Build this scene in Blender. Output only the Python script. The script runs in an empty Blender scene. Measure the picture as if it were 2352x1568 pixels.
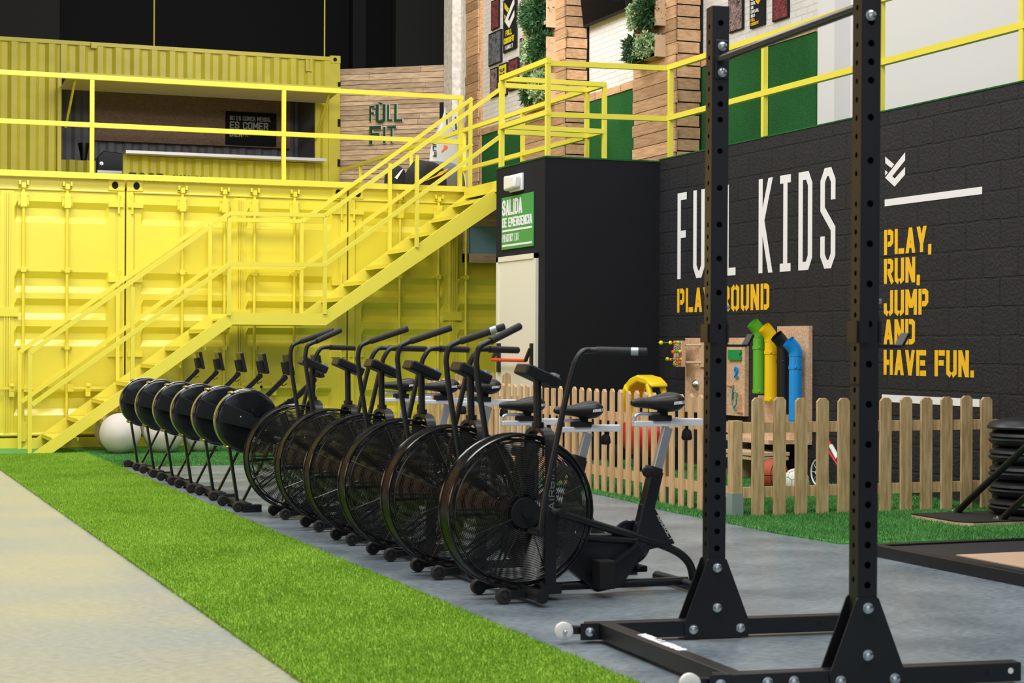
import bpy, math, random
import numpy as np
from mathutils import Vector, Matrix
random.seed(7)
rng = np.random.default_rng(7)
scene = bpy.context.scene
C = scene.collection
PI = math.pi
R = math.radians

# ------------------------------------------------------------------ camera
YAW, PIT, ROL = 0.366017, 0.0015496, 0.0040044
f_ = Vector((math.sin(YAW)*math.cos(PIT), math.cos(YAW)*math.cos(PIT), math.sin(PIT)))
r_ = Vector((math.cos(YAW), -math.sin(YAW), 0))
u_ = r_.cross(f_)
r2, u2 = r_*math.cos(ROL)+u_*math.sin(ROL), u_*math.cos(ROL)-r_*math.sin(ROL)
cd = bpy.data.cameras.new('camera'); cam = bpy.data.objects.new('camera', cd); C.objects.link(cam)
cam.matrix_world = Matrix(((r2.x, u2.x, -f_.x, 0), (r2.y, u2.y, -f_.y, 0), (r2.z, u2.z, -f_.z, 1.12), (0, 0, 0, 1)))
cd.sensor_width = 36; cd.lens = 4153.2*36/2352; cd.clip_end = 200
cd.dof.use_dof = True; cd.dof.focus_distance = 15.5; cd.dof.aperture_fstop = 7.5
scene.camera = cam
# ------------------------------------------------------------------ light
scene.view_settings.view_transform = 'Standard'; scene.view_settings.look = 'None'
scene.view_settings.exposure = 0.0; scene.view_settings.gamma = 1.0
scene.view_settings.use_curve_mapping = False
w = bpy.data.worlds.new('world'); scene.world = w; w.use_nodes = True
w.node_tree.nodes['Background'].inputs[0].default_value = (.62, .68, .80, 1)
w.node_tree.nodes['Background'].inputs[1].default_value = 0.17
def area(name, loc, target, sx, sy, power, col):
    l = bpy.data.lights.new(name, 'AREA'); l.shape = 'RECTANGLE'; l.size = sx; l.size_y = sy; l.energy = power; l.color = col
    o = bpy.data.objects.new(name, l); C.objects.link(o); o.location = loc
    o.rotation_euler = (Vector(target)-Vector(loc)).to_track_quat('-Z', 'Y').to_euler(); return o
# roof lights over the gym floor, added unseen fills: cool behind the camera, warm at the left
for yy, pw_ in ((2.5, 560), (9.0, 560), (16.2, 620)):
    area('roof_light', (1.5, yy, 7.6), (2.0, yy+1.8, 0), 8, 1.6, pw_, (1.0, .98, .95))
area('cool_fill_behind', (1.0, -7.0, 3.6), (4.0, 12, 1.6), 9, 5, 170, (.82, .90, 1.0))
area('warm_fill_left', (-7.5, 9.0, 3.2), (3, 10, 1.2), 9, 3, 230, (1.0, .74, .52))
area('mezzanine_light', (8.0, 14.5, 8.4), (9.2, 16.0, 3.6), 1.5, 6, 120, (1.0, .97, .95))
area('mezzanine_light', (6.6, 21.0, 8.2), (9.2, 26.5, 3.6), 2, 5, 400, (1.0, .96, .92))

# ------------------------------------------------------------------ materials
MATS = {}
def mat(name, col, rough=.5, metal=0., spec=.5, noise=0., nscale=8., bump=0., bscale=60., stretch=(1, 1, 1), col2=None, emit=None, coat=0., island=0.):
    m = bpy.data.materials.new(name); m.use_nodes = True; MATS[name] = m
    nt = m.node_tree; N = nt.nodes; L = nt.links; b = N['Principled BSDF']
    b.inputs['Base Color'].default_value = (*col, 1); b.inputs['Roughness'].default_value = rough
    b.inputs['Metallic'].default_value = metal; b.inputs['Specular IOR Level'].default_value = spec
    if coat: b.inputs['Coat Weight'].default_value = coat; b.inputs['Coat Roughness'].default_value = .28
    if emit: b.inputs['Emission Color'].default_value = (*emit[:3], 1); b.inputs['Emission Strength'].default_value = emit[3]
    tc = N.new('ShaderNodeTexCoord'); mp = N.new('ShaderNodeMapping'); mp.inputs['Scale'].default_value = stretch
    L.new(tc.outputs['Object'], mp.inputs[0]); src = None
    if noise or col2:
        n = N.new('ShaderNodeTexNoise'); n.inputs['Scale'].default_value = nscale; n.inputs['Detail'].default_value = 6
        L.new(mp.outputs[0], n.inputs[0])
        mx = N.new('ShaderNodeMix'); mx.data_type = 'RGBA'
        c2 = col2 or tuple(c*(1-noise) for c in col)
        cr = N.new('ShaderNodeMapRange'); cr.inputs[1].default_value = .36; cr.inputs[2].default_value = .64
        L.new(n.outputs[0], cr.inputs[0]); L.new(cr.outputs[0], mx.inputs[0])
        mx.inputs[6].default_value = (*col, 1); mx.inputs[7].default_value = (*c2, 1); src = mx.outputs[2]
        L.new(src, b.inputs['Base Color'])
    if island:
        g = N.new('ShaderNodeNewGeometry'); hs = N.new('ShaderNodeHueSaturation')
        mr = N.new('ShaderNodeMapRange'); mr.inputs[3].default_value = 1-island; mr.inputs[4].default_value = 1+island*.7
        L.new(g.outputs['Random Per Island'], mr.inputs[0]); L.new(mr.outputs[0], hs.inputs['Value'])
        if src: L.new(src, hs.inputs['Color'])
        else: hs.inputs['Color'].default_value = (*col, 1)
        L.new(hs.outputs[0], b.inputs['Base Color'])
    if bump:
        n2 = N.new('ShaderNodeTexNoise'); n2.inputs['Scale'].default_value = bscale; n2.inputs['Detail'].default_value = 4
        L.new(mp.outputs[0], n2.inputs[0])
        bp = N.new('ShaderNodeBump'); bp.inputs['Strength'].default_value = bump; bp.inputs['Distance'].default_value = .01
        L.new(n2.outputs[0], bp.inputs['Height']); L.new(bp.outputs[0], b.inputs['Normal'])
    return m
YEL = mat('yellow_paint', (.84, .73, .05), .38, spec=.5, coat=1., noise=.05, nscale=3, bump=.05, bscale=6)
YEL2 = mat('yellow_rail_paint', (.83, .73, .08), .38)
YEL3 = mat('yellow_paint_dimmed', (.54, .475, .035), .45, noise=.1, nscale=4)  # container yellow darkened to carry the weaker light on the upper kiosk
BLK = mat('black_powder_coat', (.006, .007, .009), .36, spec=.5)
BLKG = mat('black_gloss', (.006, .007, .009), .16, spec=.6)
BLKM = mat('black_matt', (.010, .010, .011), .75, spec=.3)
RUB = mat('black_rubber', (.016, .016, .017), .62, noise=.3, nscale=60)
WIRE = mat('black_wire', (.012, .012, .013), .25, spec=.7)
HOLE = mat('dark_hole', (.004, .004, .005), .9)
STEEL = mat('zinc_bolt', (.62, .66, .68), .28, metal=1.)
SILV = mat('silver_paint', (.50, .53, .56), .3, metal=.7)
GALV = mat('galvanised_steel', (.42, .47, .52), .45, metal=.6)
BARM = mat('dark_steel_bar', (.07, .075, .085), .28, metal=.8)
BRASS = mat('brass_clip', (.38, .32, .12), .3, metal=.9)
WHT = mat('white_plastic', (.80, .80, .78), .4)
WPNT = mat('white_wall_paint', (.74, .73, .74), .8)
LET = mat('white_lettering_paint', (.84, .84, .86), .6)
LETY = mat('yellow_lettering_paint', (.90, .52, .012), .6)
LETG = mat('dark_green_turf_letter', (.012, .06, .022), .9, bump=.5, bscale=300)
GRYW = mat('grey_letter', (.55, .55, .52), .7)
BLKL = mat('black_lettering_paint', (.012, .012, .012), .6)
GRN = mat('green_sign', (.012, .30, .08), .35)
DOORM = mat('cream_door_paint', (.80, .77, .68), .45)
RED = mat('red_plastic', (.55, .02, .03), .35)
REDB = mat('red_push_bar', (.75, .05, .025), .4)
YPL = mat('yellow_plastic', (.86, .62, .01), .35)
GPL = mat('green_plastic_pipe', (.11, .44, .03), .28)
YPP = mat('yellow_plastic_pipe', (.90, .60, .005), .28)
BPL = mat('blue_plastic_pipe', (.01, .30, .78), .28)
ORG = mat('orange_bead', (.85, .16, .01), .4)
LIM = mat('lime_bead', (.5, .75, .02), .4)
YBD = mat('yellow_bead', (.9, .7, .01), .4)
WOODL = mat('pine_fence_wood', (.78, .53, .30), .62, col2=(.60, .38, .18), nscale=6, stretch=(6, 6, .8), island=.18, bump=.1)
WOODL2 = mat('weathered_fence_wood', (.68, .49, .26), .66, col2=(.46, .30, .13), nscale=7, stretch=(6, 6, .7), island=.22, bump=.1)
PALL = mat('pallet_wood', (.64, .40, .23), .7, col2=(.48, .27, .14), nscale=5, stretch=(3, .7, 8), island=.30, bump=.15)
PALL2 = mat('pale_pallet_wood', (.66, .49, .34), .75, col2=(.46, .32, .21), nscale=5, stretch=(1.2, 1.2, 8), island=.25, bump=.15)
PINE = mat('pale_pine', (.66, .47, .30), .6, noise=.15, nscale=6)
PLY = mat('plywood_deck', (.62, .43, .29), .5, noise=.12, nscale=4, stretch=(1, 6, 1))
BALLM = mat('chalky_white_ball', (.66, .61, .57), .7, noise=.12, nscale=5)
BBALL = mat('orange_basketball', (.42, .07, .025), .6, bump=.2, bscale=200)
SBALL = mat('white_football_leather', (.70, .70, .64), .5)
SURF = mat('surfboard_white', (.60, .60, .56), .35, noise=.08, nscale=3)
CUSH = mat('black_cushion_fabric', (.012, .013, .018), .9)
CUSHG = mat('grey_beanbag_fabric', (.13, .13, .14), .85)
ALU = mat('aluminium_counter', (.62, .63, .70), .35, metal=.3)
GRYP = mat('grey_interior_panel', (.20, .20, .22), .6)
AWN = mat('grey_awning_underside', (.42, .38, .35), .7)
DARKW = mat('dark_back_wall', (.003, .003, .004), .7, spec=.2)
DARKC = mat('dark_grey_column', (.016, .016, .014), .8)
DARKB = mat('dark_blue_glass', (.004, .005, .010), .4)
PLAST = mat('rough_white_plaster', (.86, .84, .82), .9, col2=(.66, .61, .56), nscale=14, bump=.6, bscale=30)
LEAFD = mat('dark_green_leaf', (.030, .11, .030), .6, island=.6)
LEAFL = mat('pale_green_leaf', (.36, .50, .26), .55, island=.5)
BLKW = mat('black_wall_plaster', (.008, .009, .013), .85, spec=.3, bump=.15, bscale=25)
DGRY = mat('dull_grey_print', (.22, .22, .22), .6)
SADD = mat('black_saddle_vinyl', (.010, .010, .011), .42, spec=.4)
TYRE = mat('tyre_rubber', (.013, .014, .016), .42)
SCREEN = mat('television_screen', (.003, .003, .004), .5, spec=.08)
BLUEL = mat('blue_laces', (.01, .25, .22), .5)
LAMPD = mat('lamp_diffuser', (.85, .84, .80), .3)

def osb_mat(name, a, b_, sc):
    m = bpy.data.materials.new(name); m.use_nodes = True; nt = m.node_tree; N = nt.nodes; L = nt.links
    b = N['Principled BSDF']; b.inputs['Roughness'].default_value = .7
    tc = N.new('ShaderNodeTexCoord'); n = N.new('ShaderNodeTexNoise'); n.inputs['Scale'].default_value = sc*.4
    v = N.new('ShaderNodeTexVoronoi'); v.inputs['Scale'].default_value = sc
    mp = N.new('ShaderNodeMapping'); mp.inputs['Scale'].default_value = (1, 1, 2.4)
    L.new(tc.outputs['Object'], n.inputs[0]); L.new(tc.outputs['Object'], mp.inputs[0])
    ad = N.new('ShaderNodeMix'); ad.data_type = 'RGBA'; ad.inputs[0].default_value = .25
    L.new(mp.outputs[0], ad.inputs[6]); L.new(n.outputs['Color'], ad.inputs[7]); L.new(ad.outputs[2], v.inputs['Vector'])
    r = N.new('ShaderNodeValToRGB'); r.color_ramp.elements[0].color = (*a, 1); r.color_ramp.elements[1].color = (*b_, 1)
    s = N.new('ShaderNodeSeparateColor'); L.new(v.outputs['Color'], s.inputs[0]); L.new(s.outputs[0], r.inputs[0]); L.new(r.outputs[0], b.inputs['Base Color'])
    return m
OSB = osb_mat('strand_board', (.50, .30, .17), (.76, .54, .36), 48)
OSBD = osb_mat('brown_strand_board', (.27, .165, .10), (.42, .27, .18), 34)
POST = []
for i, (a, b_) in enumerate([((.01, .01, .015), (.35, .06, .07)), ((.01, .015, .02), (.22, .25, .3)), ((.01, .01, .02), (.45, .30, .28))]):
    POST.append(osb_mat('photo_print_%s' % 'abc'[i], a, b_, 34))

def brick_mat(name, col, mort, bw, bh, axes, bump, rough, ms=.02, dist=.01):
    m = bpy.data.materials.new(name); m.use_nodes = True; nt = m.node_tree; N = nt.nodes; L = nt.links
    b = N['Principled BSDF']; b.inputs['Roughness'].default_value = rough
    tc = N.new('ShaderNodeTexCoord'); sp = N.new('ShaderNodeSeparateXYZ'); cb = N.new('ShaderNodeCombineXYZ')
    L.new(tc.outputs['Object'], sp.inputs[0]); L.new(sp.outputs[axes[0]], cb.inputs[0]); L.new(sp.outputs[axes[1]], cb.inputs[1])
    n0 = N.new('ShaderNodeTexNoise'); n0.inputs['Scale'].default_value = 9; n0.inputs['Detail'].default_value = 3
    L.new(tc.outputs['Object'], n0.inputs[0])
    vm = N.new('ShaderNodeVectorMath'); vm.operation = 'SCALE'; vm.inputs['Scale'].default_value = .02
    L.new(n0.outputs['Color'], vm.inputs[0]); va = N.new('ShaderNodeVectorMath'); L.new(cb.outputs[0], va.inputs[0]); L.new(vm.outputs[0], va.inputs[1])
    br = N.new('ShaderNodeTexBrick'); br.inputs['Scale'].default_value = 1; br.inputs['Brick Width'].default_value = bw; br.inputs['Row Height'].default_value = bh
    br.inputs['Mortar Size'].default_value = ms*bh; br.inputs['Mortar Smooth'].default_value = .4
    br.inputs['Color1'].default_value = (*col, 1); br.inputs['Color2'].default_value = (*[c*1.12 for c in col], 1); br.inputs['Mortar'].default_value = (*mort, 1)
    L.new(va.outputs[0], br.inputs[0]); L.new(br.outputs['Color'], b.inputs['Base Color'])
    n = N.new('ShaderNodeTexNoise'); n.inputs['Scale'].default_value = 45; L.new(tc.outputs['Object'], n.inputs[0])
    ma = N.new('ShaderNodeMath'); ma.operation = 'MULTIPLY_ADD'; ma.inputs[1].default_value = -1.2; L.new(br.outputs['Fac'], ma.inputs[0]); L.new(n.outputs[0], ma.inputs[2])
    bp = N.new('ShaderNodeBump'); bp.inputs['Strength'].default_value = bump; bp.inputs['Distance'].default_value = dist
    L.new(ma.outputs[0], bp.inputs['Height']); L.new(bp.outputs[0], b.inputs['Normal'])
    return m
CMU = brick_mat('black_block_wall', (.010, .010, .014), (.006, .006, .008), .4, .2, (1, 2), .9, .7, .05)
WBRK = brick_mat('white_painted_brick', (.72, .70, .69), (.66, .64, .63), .24, .07, (1, 2), .5, .8, .12)

def turf_mat(name, c1, c2, sc):
    m = bpy.data.materials.new(name); m.use_nodes = True; nt = m.node_tree; N = nt.nodes; L = nt.links
    b = N['Principled BSDF']; b.inputs['Roughness'].default_value = .8; b.inputs['Specular IOR Level'].default_value = .2
    tc = N.new('ShaderNodeTexCoord'); n = N.new('ShaderNodeTexNoise'); n.inputs['Scale'].default_value = sc; n.inputs['Detail'].default_value = 6
    n1 = N.new('ShaderNodeTexNoise'); n1.inputs['Scale'].default_value = 1.4; n1.inputs['Detail'].default_value = 3
    L.new(tc.outputs['Object'], n.inputs[0]); L.new(tc.outputs['Object'], n1.inputs[0])
    mx = N.new('ShaderNodeMath'); mx.operation = 'MULTIPLY_ADD'; mx.inputs[1].default_value = .6; L.new(n.outputs[0], mx.inputs[0])
    h = N.new('ShaderNodeMath'); h.operation = 'MULTIPLY'; h.inputs[1].default_value = .4; L.new(n1.outputs[0], h.inputs[0]); L.new(h.outputs[0], mx.inputs[2])
    r = N.new('ShaderNodeValToRGB'); r.color_ramp.elements[0].position = .38; r.color_ramp.elements[1].position = .62
    r.color_ramp.elements[0].color = (*c2, 1); r.color_ramp.elements[1].color = (*c1, 1)
    L.new(mx.outputs[0], r.inputs[0])
    g = N.new('ShaderNodeNewGeometry'); hs = N.new('ShaderNodeHueSaturation'); mr = N.new('ShaderNodeMapRange'); mr.inputs[3].default_value = .75; mr.inputs[4].default_value = 1.25
    L.new(g.outputs['Random Per Island'], mr.inputs[0]); L.new(mr.outputs[0], hs.inputs['Value']); L.new(r.outputs[0], hs.inputs['Color']); L.new(hs.outputs[0], b.inputs['Base Color'])
    bp = N.new('ShaderNodeBump'); bp.inputs['Strength'].default_value = .8; bp.inputs['Distance'].default_value = .01
    L.new(n.outputs[0], bp.inputs['Height']); L.new(bp.outputs[0], b.inputs['Normal'])
    return m
TURF1 = turf_mat('bright_lawn_turf', (.30, .50, .055), (.17, .34, .022), 90)
TURF2 = turf_mat('playground_turf', (.13, .36, .10), (.055, .21, .045), 90)
TURF3 = turf_mat('wall_turf', (.020, .13, .032), (.010, .075, .018), 60)

def floor_mat():
    m = bpy.data.materials.new('polished_concrete'); m.use_nodes = True; nt = m.node_tree; N = nt.nodes; L = nt.links
    b = N['Principled BSDF']
    tc = N.new('ShaderNodeTexCoord')
    def noise(sc, st, det=6):
        mp = N.new('ShaderNodeMapping'); mp.inputs['Scale'].default_value = st; mp.inputs['Rotation'].default_value = (0, 0, R(-21))
        L.new(tc.outputs['Object'], mp.inputs[0]); n = N.new('ShaderNodeTexNoise'); n.inputs['Scale'].default_value = sc; n.inputs['Detail'].default_value = det
        L.new(mp.outputs[0], n.inputs[0]); return n
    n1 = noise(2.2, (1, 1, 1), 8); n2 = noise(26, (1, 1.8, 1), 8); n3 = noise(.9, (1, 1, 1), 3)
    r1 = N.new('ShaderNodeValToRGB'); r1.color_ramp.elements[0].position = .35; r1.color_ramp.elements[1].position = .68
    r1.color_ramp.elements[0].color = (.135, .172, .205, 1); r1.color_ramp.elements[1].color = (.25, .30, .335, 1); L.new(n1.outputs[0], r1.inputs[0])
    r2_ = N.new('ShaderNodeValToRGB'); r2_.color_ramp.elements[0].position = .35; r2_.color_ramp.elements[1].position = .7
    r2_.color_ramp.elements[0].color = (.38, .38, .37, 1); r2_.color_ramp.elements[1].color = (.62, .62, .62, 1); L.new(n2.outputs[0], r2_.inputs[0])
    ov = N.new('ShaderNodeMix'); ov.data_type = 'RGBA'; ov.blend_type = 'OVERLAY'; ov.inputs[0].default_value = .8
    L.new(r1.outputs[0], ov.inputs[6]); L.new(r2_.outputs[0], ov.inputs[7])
    # left of the turf strip yellowish reflected light is painted in, with ochre patches
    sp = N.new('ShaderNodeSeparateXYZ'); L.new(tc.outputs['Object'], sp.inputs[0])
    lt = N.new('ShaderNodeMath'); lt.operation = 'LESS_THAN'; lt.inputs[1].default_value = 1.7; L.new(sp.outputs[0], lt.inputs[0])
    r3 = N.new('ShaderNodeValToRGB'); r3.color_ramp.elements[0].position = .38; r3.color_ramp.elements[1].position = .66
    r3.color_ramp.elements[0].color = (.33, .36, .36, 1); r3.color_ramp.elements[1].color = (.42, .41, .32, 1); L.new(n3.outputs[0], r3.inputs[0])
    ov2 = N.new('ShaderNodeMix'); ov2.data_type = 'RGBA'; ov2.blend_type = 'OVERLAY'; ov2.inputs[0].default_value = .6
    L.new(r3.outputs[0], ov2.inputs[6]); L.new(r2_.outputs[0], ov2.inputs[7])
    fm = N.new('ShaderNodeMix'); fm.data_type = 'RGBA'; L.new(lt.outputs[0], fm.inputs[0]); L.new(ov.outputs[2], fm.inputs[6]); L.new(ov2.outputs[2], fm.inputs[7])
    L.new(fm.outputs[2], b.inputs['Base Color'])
    mr = N.new('ShaderNodeMapRange'); mr.inputs[3].default_value = .22; mr.inputs[4].default_value = .42; L.new(n2.outputs[0], mr.inputs[0]); L.new(mr.outputs[0], b.inputs['Roughness'])
    bp = N.new('ShaderNodeBump'); bp.inputs['Strength'].default_value = .06; L.new(n2.outputs[0], bp.inputs['Height']); L.new(bp.outputs[0], b.inputs['Normal'])
    return m
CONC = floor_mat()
def glass_mat():
    m = bpy.data.materials.new('pale_blue_window_blind'); m.use_nodes = True; b = m.node_tree.nodes['Principled BSDF']
    b.inputs['Base Color'].default_value = (.24, .42, .55, 1); b.inputs['Roughness'].default_value = .2; return m
WING = glass_mat()

# ------------------------------------------------------------------ mesh builder
class MB:
    def __init__(s): s.v = []; s.f = []
    def add(s, vs, fs):
        o = len(s.v); s.v += [tuple(v) for v in vs]; s.f += [tuple(i+o for i in f) for f in fs]; return s
    def box(s, x0, x1, y0, y1, z0, z1):
        return s.add([(x0, y0, z0), (x1, y0, z0), (x1, y1, z0), (x0, y1, z0), (x0, y0, z1), (x1, y0, z1), (x1, y1, z1), (x0, y1, z1)],
                     [(0, 3, 2, 1), (4, 5, 6, 7), (0, 1, 5, 4), (1, 2, 6, 5), (2, 3, 7, 6), (3, 0, 4, 7)])
    def bar(s, p, q, w, h, up=(0, 0, 1)):     # rectangular bar p-q: w sideways, h along up
        p = Vector(p); q = Vector(q); d = (q-p).normalized(); up = Vector(up)
        sd = d.cross(up)
        if sd.length < 1e-4: sd = d.cross(Vector((0, 1, 0)))
        sd.normalize(); u = sd.cross(d).normalized()
        vs = []
        for c in (p, q):
            for a, b in ((-1, -1), (1, -1), (1, 1), (-1, 1)): vs.append(c+sd*a*w/2+u*b*h/2)
        return s.add(vs, [(0, 1, 2, 3), (7, 6, 5, 4), (0, 4, 5, 1), (1, 5, 6, 2), (2, 6, 7, 3), (3, 7, 4, 0)])
    def tube(s, pts, r, n=10, closed=False, caps=True):
        P = [Vector(p) for p in pts]; m = len(P); rr = r if isinstance(r, (list, tuple)) else [r]*m
        rings = []; prev = None
        for i, p in enumerate(P):
            if closed: t = (P[(i+1) % m]-P[i-1])
            else: t = P[min(i+1, m-1)]-P[max(i-1, 0)]
            t.normalize()
            if prev is None:
                a = Vector((0, 0, 1)) if abs(t.z) < .9 else Vector((0, 1, 0))
                u = t.cross(a).normalized()
            else:
                u = (prev-t*prev.dot(t)).normalized()
            prev = u; v = t.cross(u)
            rings.append([p+(u*math.cos(2*PI*k/n)+v*math.sin(2*PI*k/n))*rr[i] for k in range(n)])
        vs = [q for g in rings for q in g]; fs = []
        for i in range(m if closed else m-1):
            a = i*n; b = ((i+1) % m)*n
            for k in range(n): fs.append((a+k, b+k, b+(k+1) % n, a+(k+1) % n)[::-1])
        if not closed and caps: fs.append(tuple(range(n))); fs.append(tuple(range((m-1)*n, m*n))[::-1])
        return s.add(vs, fs)
    def cyl(s, p, q, r, n=16, r2=None): return s.tube([p, q], [r, r if r2 is None else r2], n)
    def lathe(s, c, axis, prof, n=24):   # prof list of (offset along axis, radius)
        ax = Vector(axis).normalized(); a = Vector((0, 0, 1)) if abs(ax.z) < .9 else Vector((1, 0, 0))
        u = ax.cross(a).normalized(); v = ax.cross(u); c = Vector(c); vs = []; fs = []
        for (h, r) in prof:
            for k in range(n):
                t = 2*PI*k/n; vs.append(c+ax*h+(u*math.cos(t)+v*math.sin(t))*r)
        for i in range(len(prof)-1):
            for k in range(n): fs.append((i*n+k, i*n+(k+1) % n, (i+1)*n+(k+1) % n, (i+1)*n+k))
        if prof[0][1] > 1e-5: fs.append(tuple(range(n))[::-1])
        if prof[-1][1] > 1e-5: fs.append(tuple(range((len(prof)-1)*n, len(prof)*n)))
        return s.add(vs, fs)
    def sphere(s, c, r, n=24, m=14, sc=(1, 1, 1)):
        vs = []; fs = []
        for i in range(m+1):
            ph = PI*i/m
            for k in range(n):
                t = 2*PI*k/n; vs.append((c[0]+r*sc[0]*math.sin(ph)*math.cos(t), c[1]+r*sc[1]*math.sin(ph)*math.sin(t), c[2]+r*sc[2]*math.cos(ph)))
        for i in range(m):
            for k in range(n): fs.append((i*n+k, (i+1)*n+k, (i+1)*n+(k+1) % n, i*n+(k+1) % n))
        return s.add(vs, fs)
    def ring(s, c, R_, r, axis='y', n=40, k=4):
        pts = []
        for i in range(n):
            t = 2*PI*i/n; a = R_*math.cos(t); b = R_*math.sin(t)
            pts.append((c[0]+a, c[1], c[2]+b) if axis == 'y' else ((c[0], c[1]+a, c[2]+b) if axis == 'x' else (c[0]+a, c[1]+b, c[2])))
        return s.tube(pts, r, k, closed=True)
    def prism(s, poly, o, u, v, depth):   # poly of (a,b), o+a*u+b*v, extruded by vector depth
        o = Vector(o); u = Vector(u); v = Vector(v); d = Vector(depth); n = len(poly)
        A = [o+u*a+v*b for a, b in poly]; B = [p+d for p in A]
        return s.add(A+B, [tuple(range(n))[::-1], tuple(range(n, 2*n))]+[(i, (i+1) % n, n+(i+1) % n, n+i) for i in range(n)])
    def build(s, name, m, parent=None, smooth=True, bevel=0, label=None, fix=True):
        me = bpy.data.meshes.new(name); me.from_pydata(s.v, [], s.f); me.materials.append(m)
        if fix:
            import bmesh
            b = bmesh.new(); b.from_mesh(me); bmesh.ops.recalc_face_normals(b, faces=b.faces); b.to_mesh(me); b.free()
        if smooth:
            me.polygons.foreach_set('use_smooth', [True]*len(me.polygons)); me.set_sharp_from_angle(angle=R(38))
        o = bpy.data.objects.new(name, me); C.objects.link(o)
        if parent: o.parent = parent
        if bevel:
            bm = o.modifiers.new('bevel', 'BEVEL'); bm.width = bevel; bm.segments = 2; bm.limit_method = 'ANGLE'
        if label: o['label'] = label
        return o
def smooth(P, n=4):
    P = [Vector(p) for p in P]; out = []
    for i in range(len(P)-1):
        a, b, c, d = P[max(i-1, 0)], P[i], P[i+1], P[min(i+2, len(P)-1)]
        for k in range(n):
            t = k/n; out.append(.5*((2*b)+(c-a)*t+(2*a-5*b+4*c-d)*t*t+(3*b-a-3*c+d)*t**3))
    return out+[P[-1]]
def thing(name, label, cat, loc=(0, 0, 0), rz=0, group=None):
    o = bpy.data.objects.new(name, None); C.objects.link(o); o.location = loc; o.rotation_euler = (0, 0, rz)
    o.empty_display_size = .1
    o['label'] = label; o['category'] = cat
    if group: o['group'] = group
    return o
def tag(o, label, cat, group=None, kind=None):
    o['label'] = label; o['category'] = cat
    if group: o['group'] = group
    if kind: o['kind'] = kind
    return o
def struct(o, label=None):
    o['kind'] = 'structure'
    if label: o['label'] = label
    return o
def copy_tree(o, parent=None):
    c = o.copy(); C.objects.link(c)
    if parent: c.parent = parent
    for ch in list(o.children): copy_tree(ch, c)
    return c

# ------------------------------------------------------------------ block lettering
GL = {
 'A': [[(0, 0), (.5, 1)], [(.5, 1), (1, 0)], [(.22, .24), (.78, .24)]],
 'B': [[(0, 0), (0, 1), (.75, 1), (1, .88), (1, .62), (.75, .5), (0, .5)], [(.75, .5), (1, .38), (1, .12), (.75, 0), (0, 0)]],
 'C': [[(1, .75), (1, .9), (.7, 1), (.3, 1), (0, .9), (0, .1), (.3, 0), (.7, 0), (1, .1), (1, .25)]],
 'D': [[(0, 0), (0, 1), (.7, 1), (1, .9), (1, .1), (.7, 0), (0, 0)]],
 'E': [[(1, 1), (0, 1), (0, 0), (1, 0)], [(0, .5), (.8, .5)]],
 'F': [[(1, 1), (0, 1), (0, 0)], [(0, .52), (.85, .52)]],
 'G': [[(1, .75), (1, .9), (.7, 1), (.3, 1), (0, .9), (0, .1), (.3, 0), (.7, 0), (1, .1), (1, .45), (.5, .45)]],
 'H': [[(0, 0), (0, 1)], [(1, 0), (1, 1)], [(0, .5), (1, .5)]],
 'I': [[(.5, 0), (.5, 1)]],
 'Z': [[(.5, 0), (.5, 1)], [(0, 0), (1, 0)], [(0, 1), (1, 1)]],
 'J': [[(1, 1), (1, .1), (.7, 0), (.3, 0), (0, .1), (0, .35)]],
 'K': [[(0, 0), (0, 1)], [(1, 1), (.25, .45)], [(.3, .62), (1, 0)]],
 'k': [[(0, 0), (0, 1)], [(.95, 1), (.05, .54)], [(.05, .6), (.95, 0)]],
 'L': [[(0, 1), (0, 0), (1, 0)]],
 'M': [[(0, 0), (0, 1), (.5, .35), (1, 1), (1, 0)]],
 'N': [[(0, 0), (0, 1), (1, 0), (1, 1)]],
 'O': [[(.5, 1), (.3, 1), (0, .9), (0, .1), (.3, 0), (.7, 0), (1, .1), (1, .9), (.7, 1), (.5, 1)]],
 'P': [[(0, 0), (0, 1), (.7, 1), (1, .9), (1, .5), (.7, .4), (0, .4)]],
 'R': [[(0, 0), (0, 1), (.7, 1), (1, .9), (1, .58), (.7, .48), (0, .48)], [(.6, .48), (1, 0)]],
 'S': [[(1, .74), (1, .9), (.7, 1), (.3, 1), (0, .9), (0, .6), (1, .38), (1, .1), (.7, 0), (.3, 0), (0, .1), (0, .26)]],
 'T': [[(0, 1), (1, 1)], [(.5, 1), (.5, 0)]],
 'U': [[(0, 1), (0, .1), (.3, 0), (.7, 0), (1, .1), (1, 1)]],
 'V': [[(0, 1), (.5, 0)], [(.5, 0), (1, 1)]],
 'X': [[(0, 0), (1, 1)], [(0, 1), (1, 0)]],
 'Y': [[(0, 1), (.5, .42), (1, 1)], [(.5, .42), (.5, 0)]],
 ',': [[(.5, .1), (.2, -.15)]], '.': [[(.15, 0), (.15, .06)]], '2': [[(0, .75), (0, .9), (.3, 1), (.7, 1), (1, .9), (1, .6), (0, .1), (0, 0), (1, 0)]],
}
_sk = [0]
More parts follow.
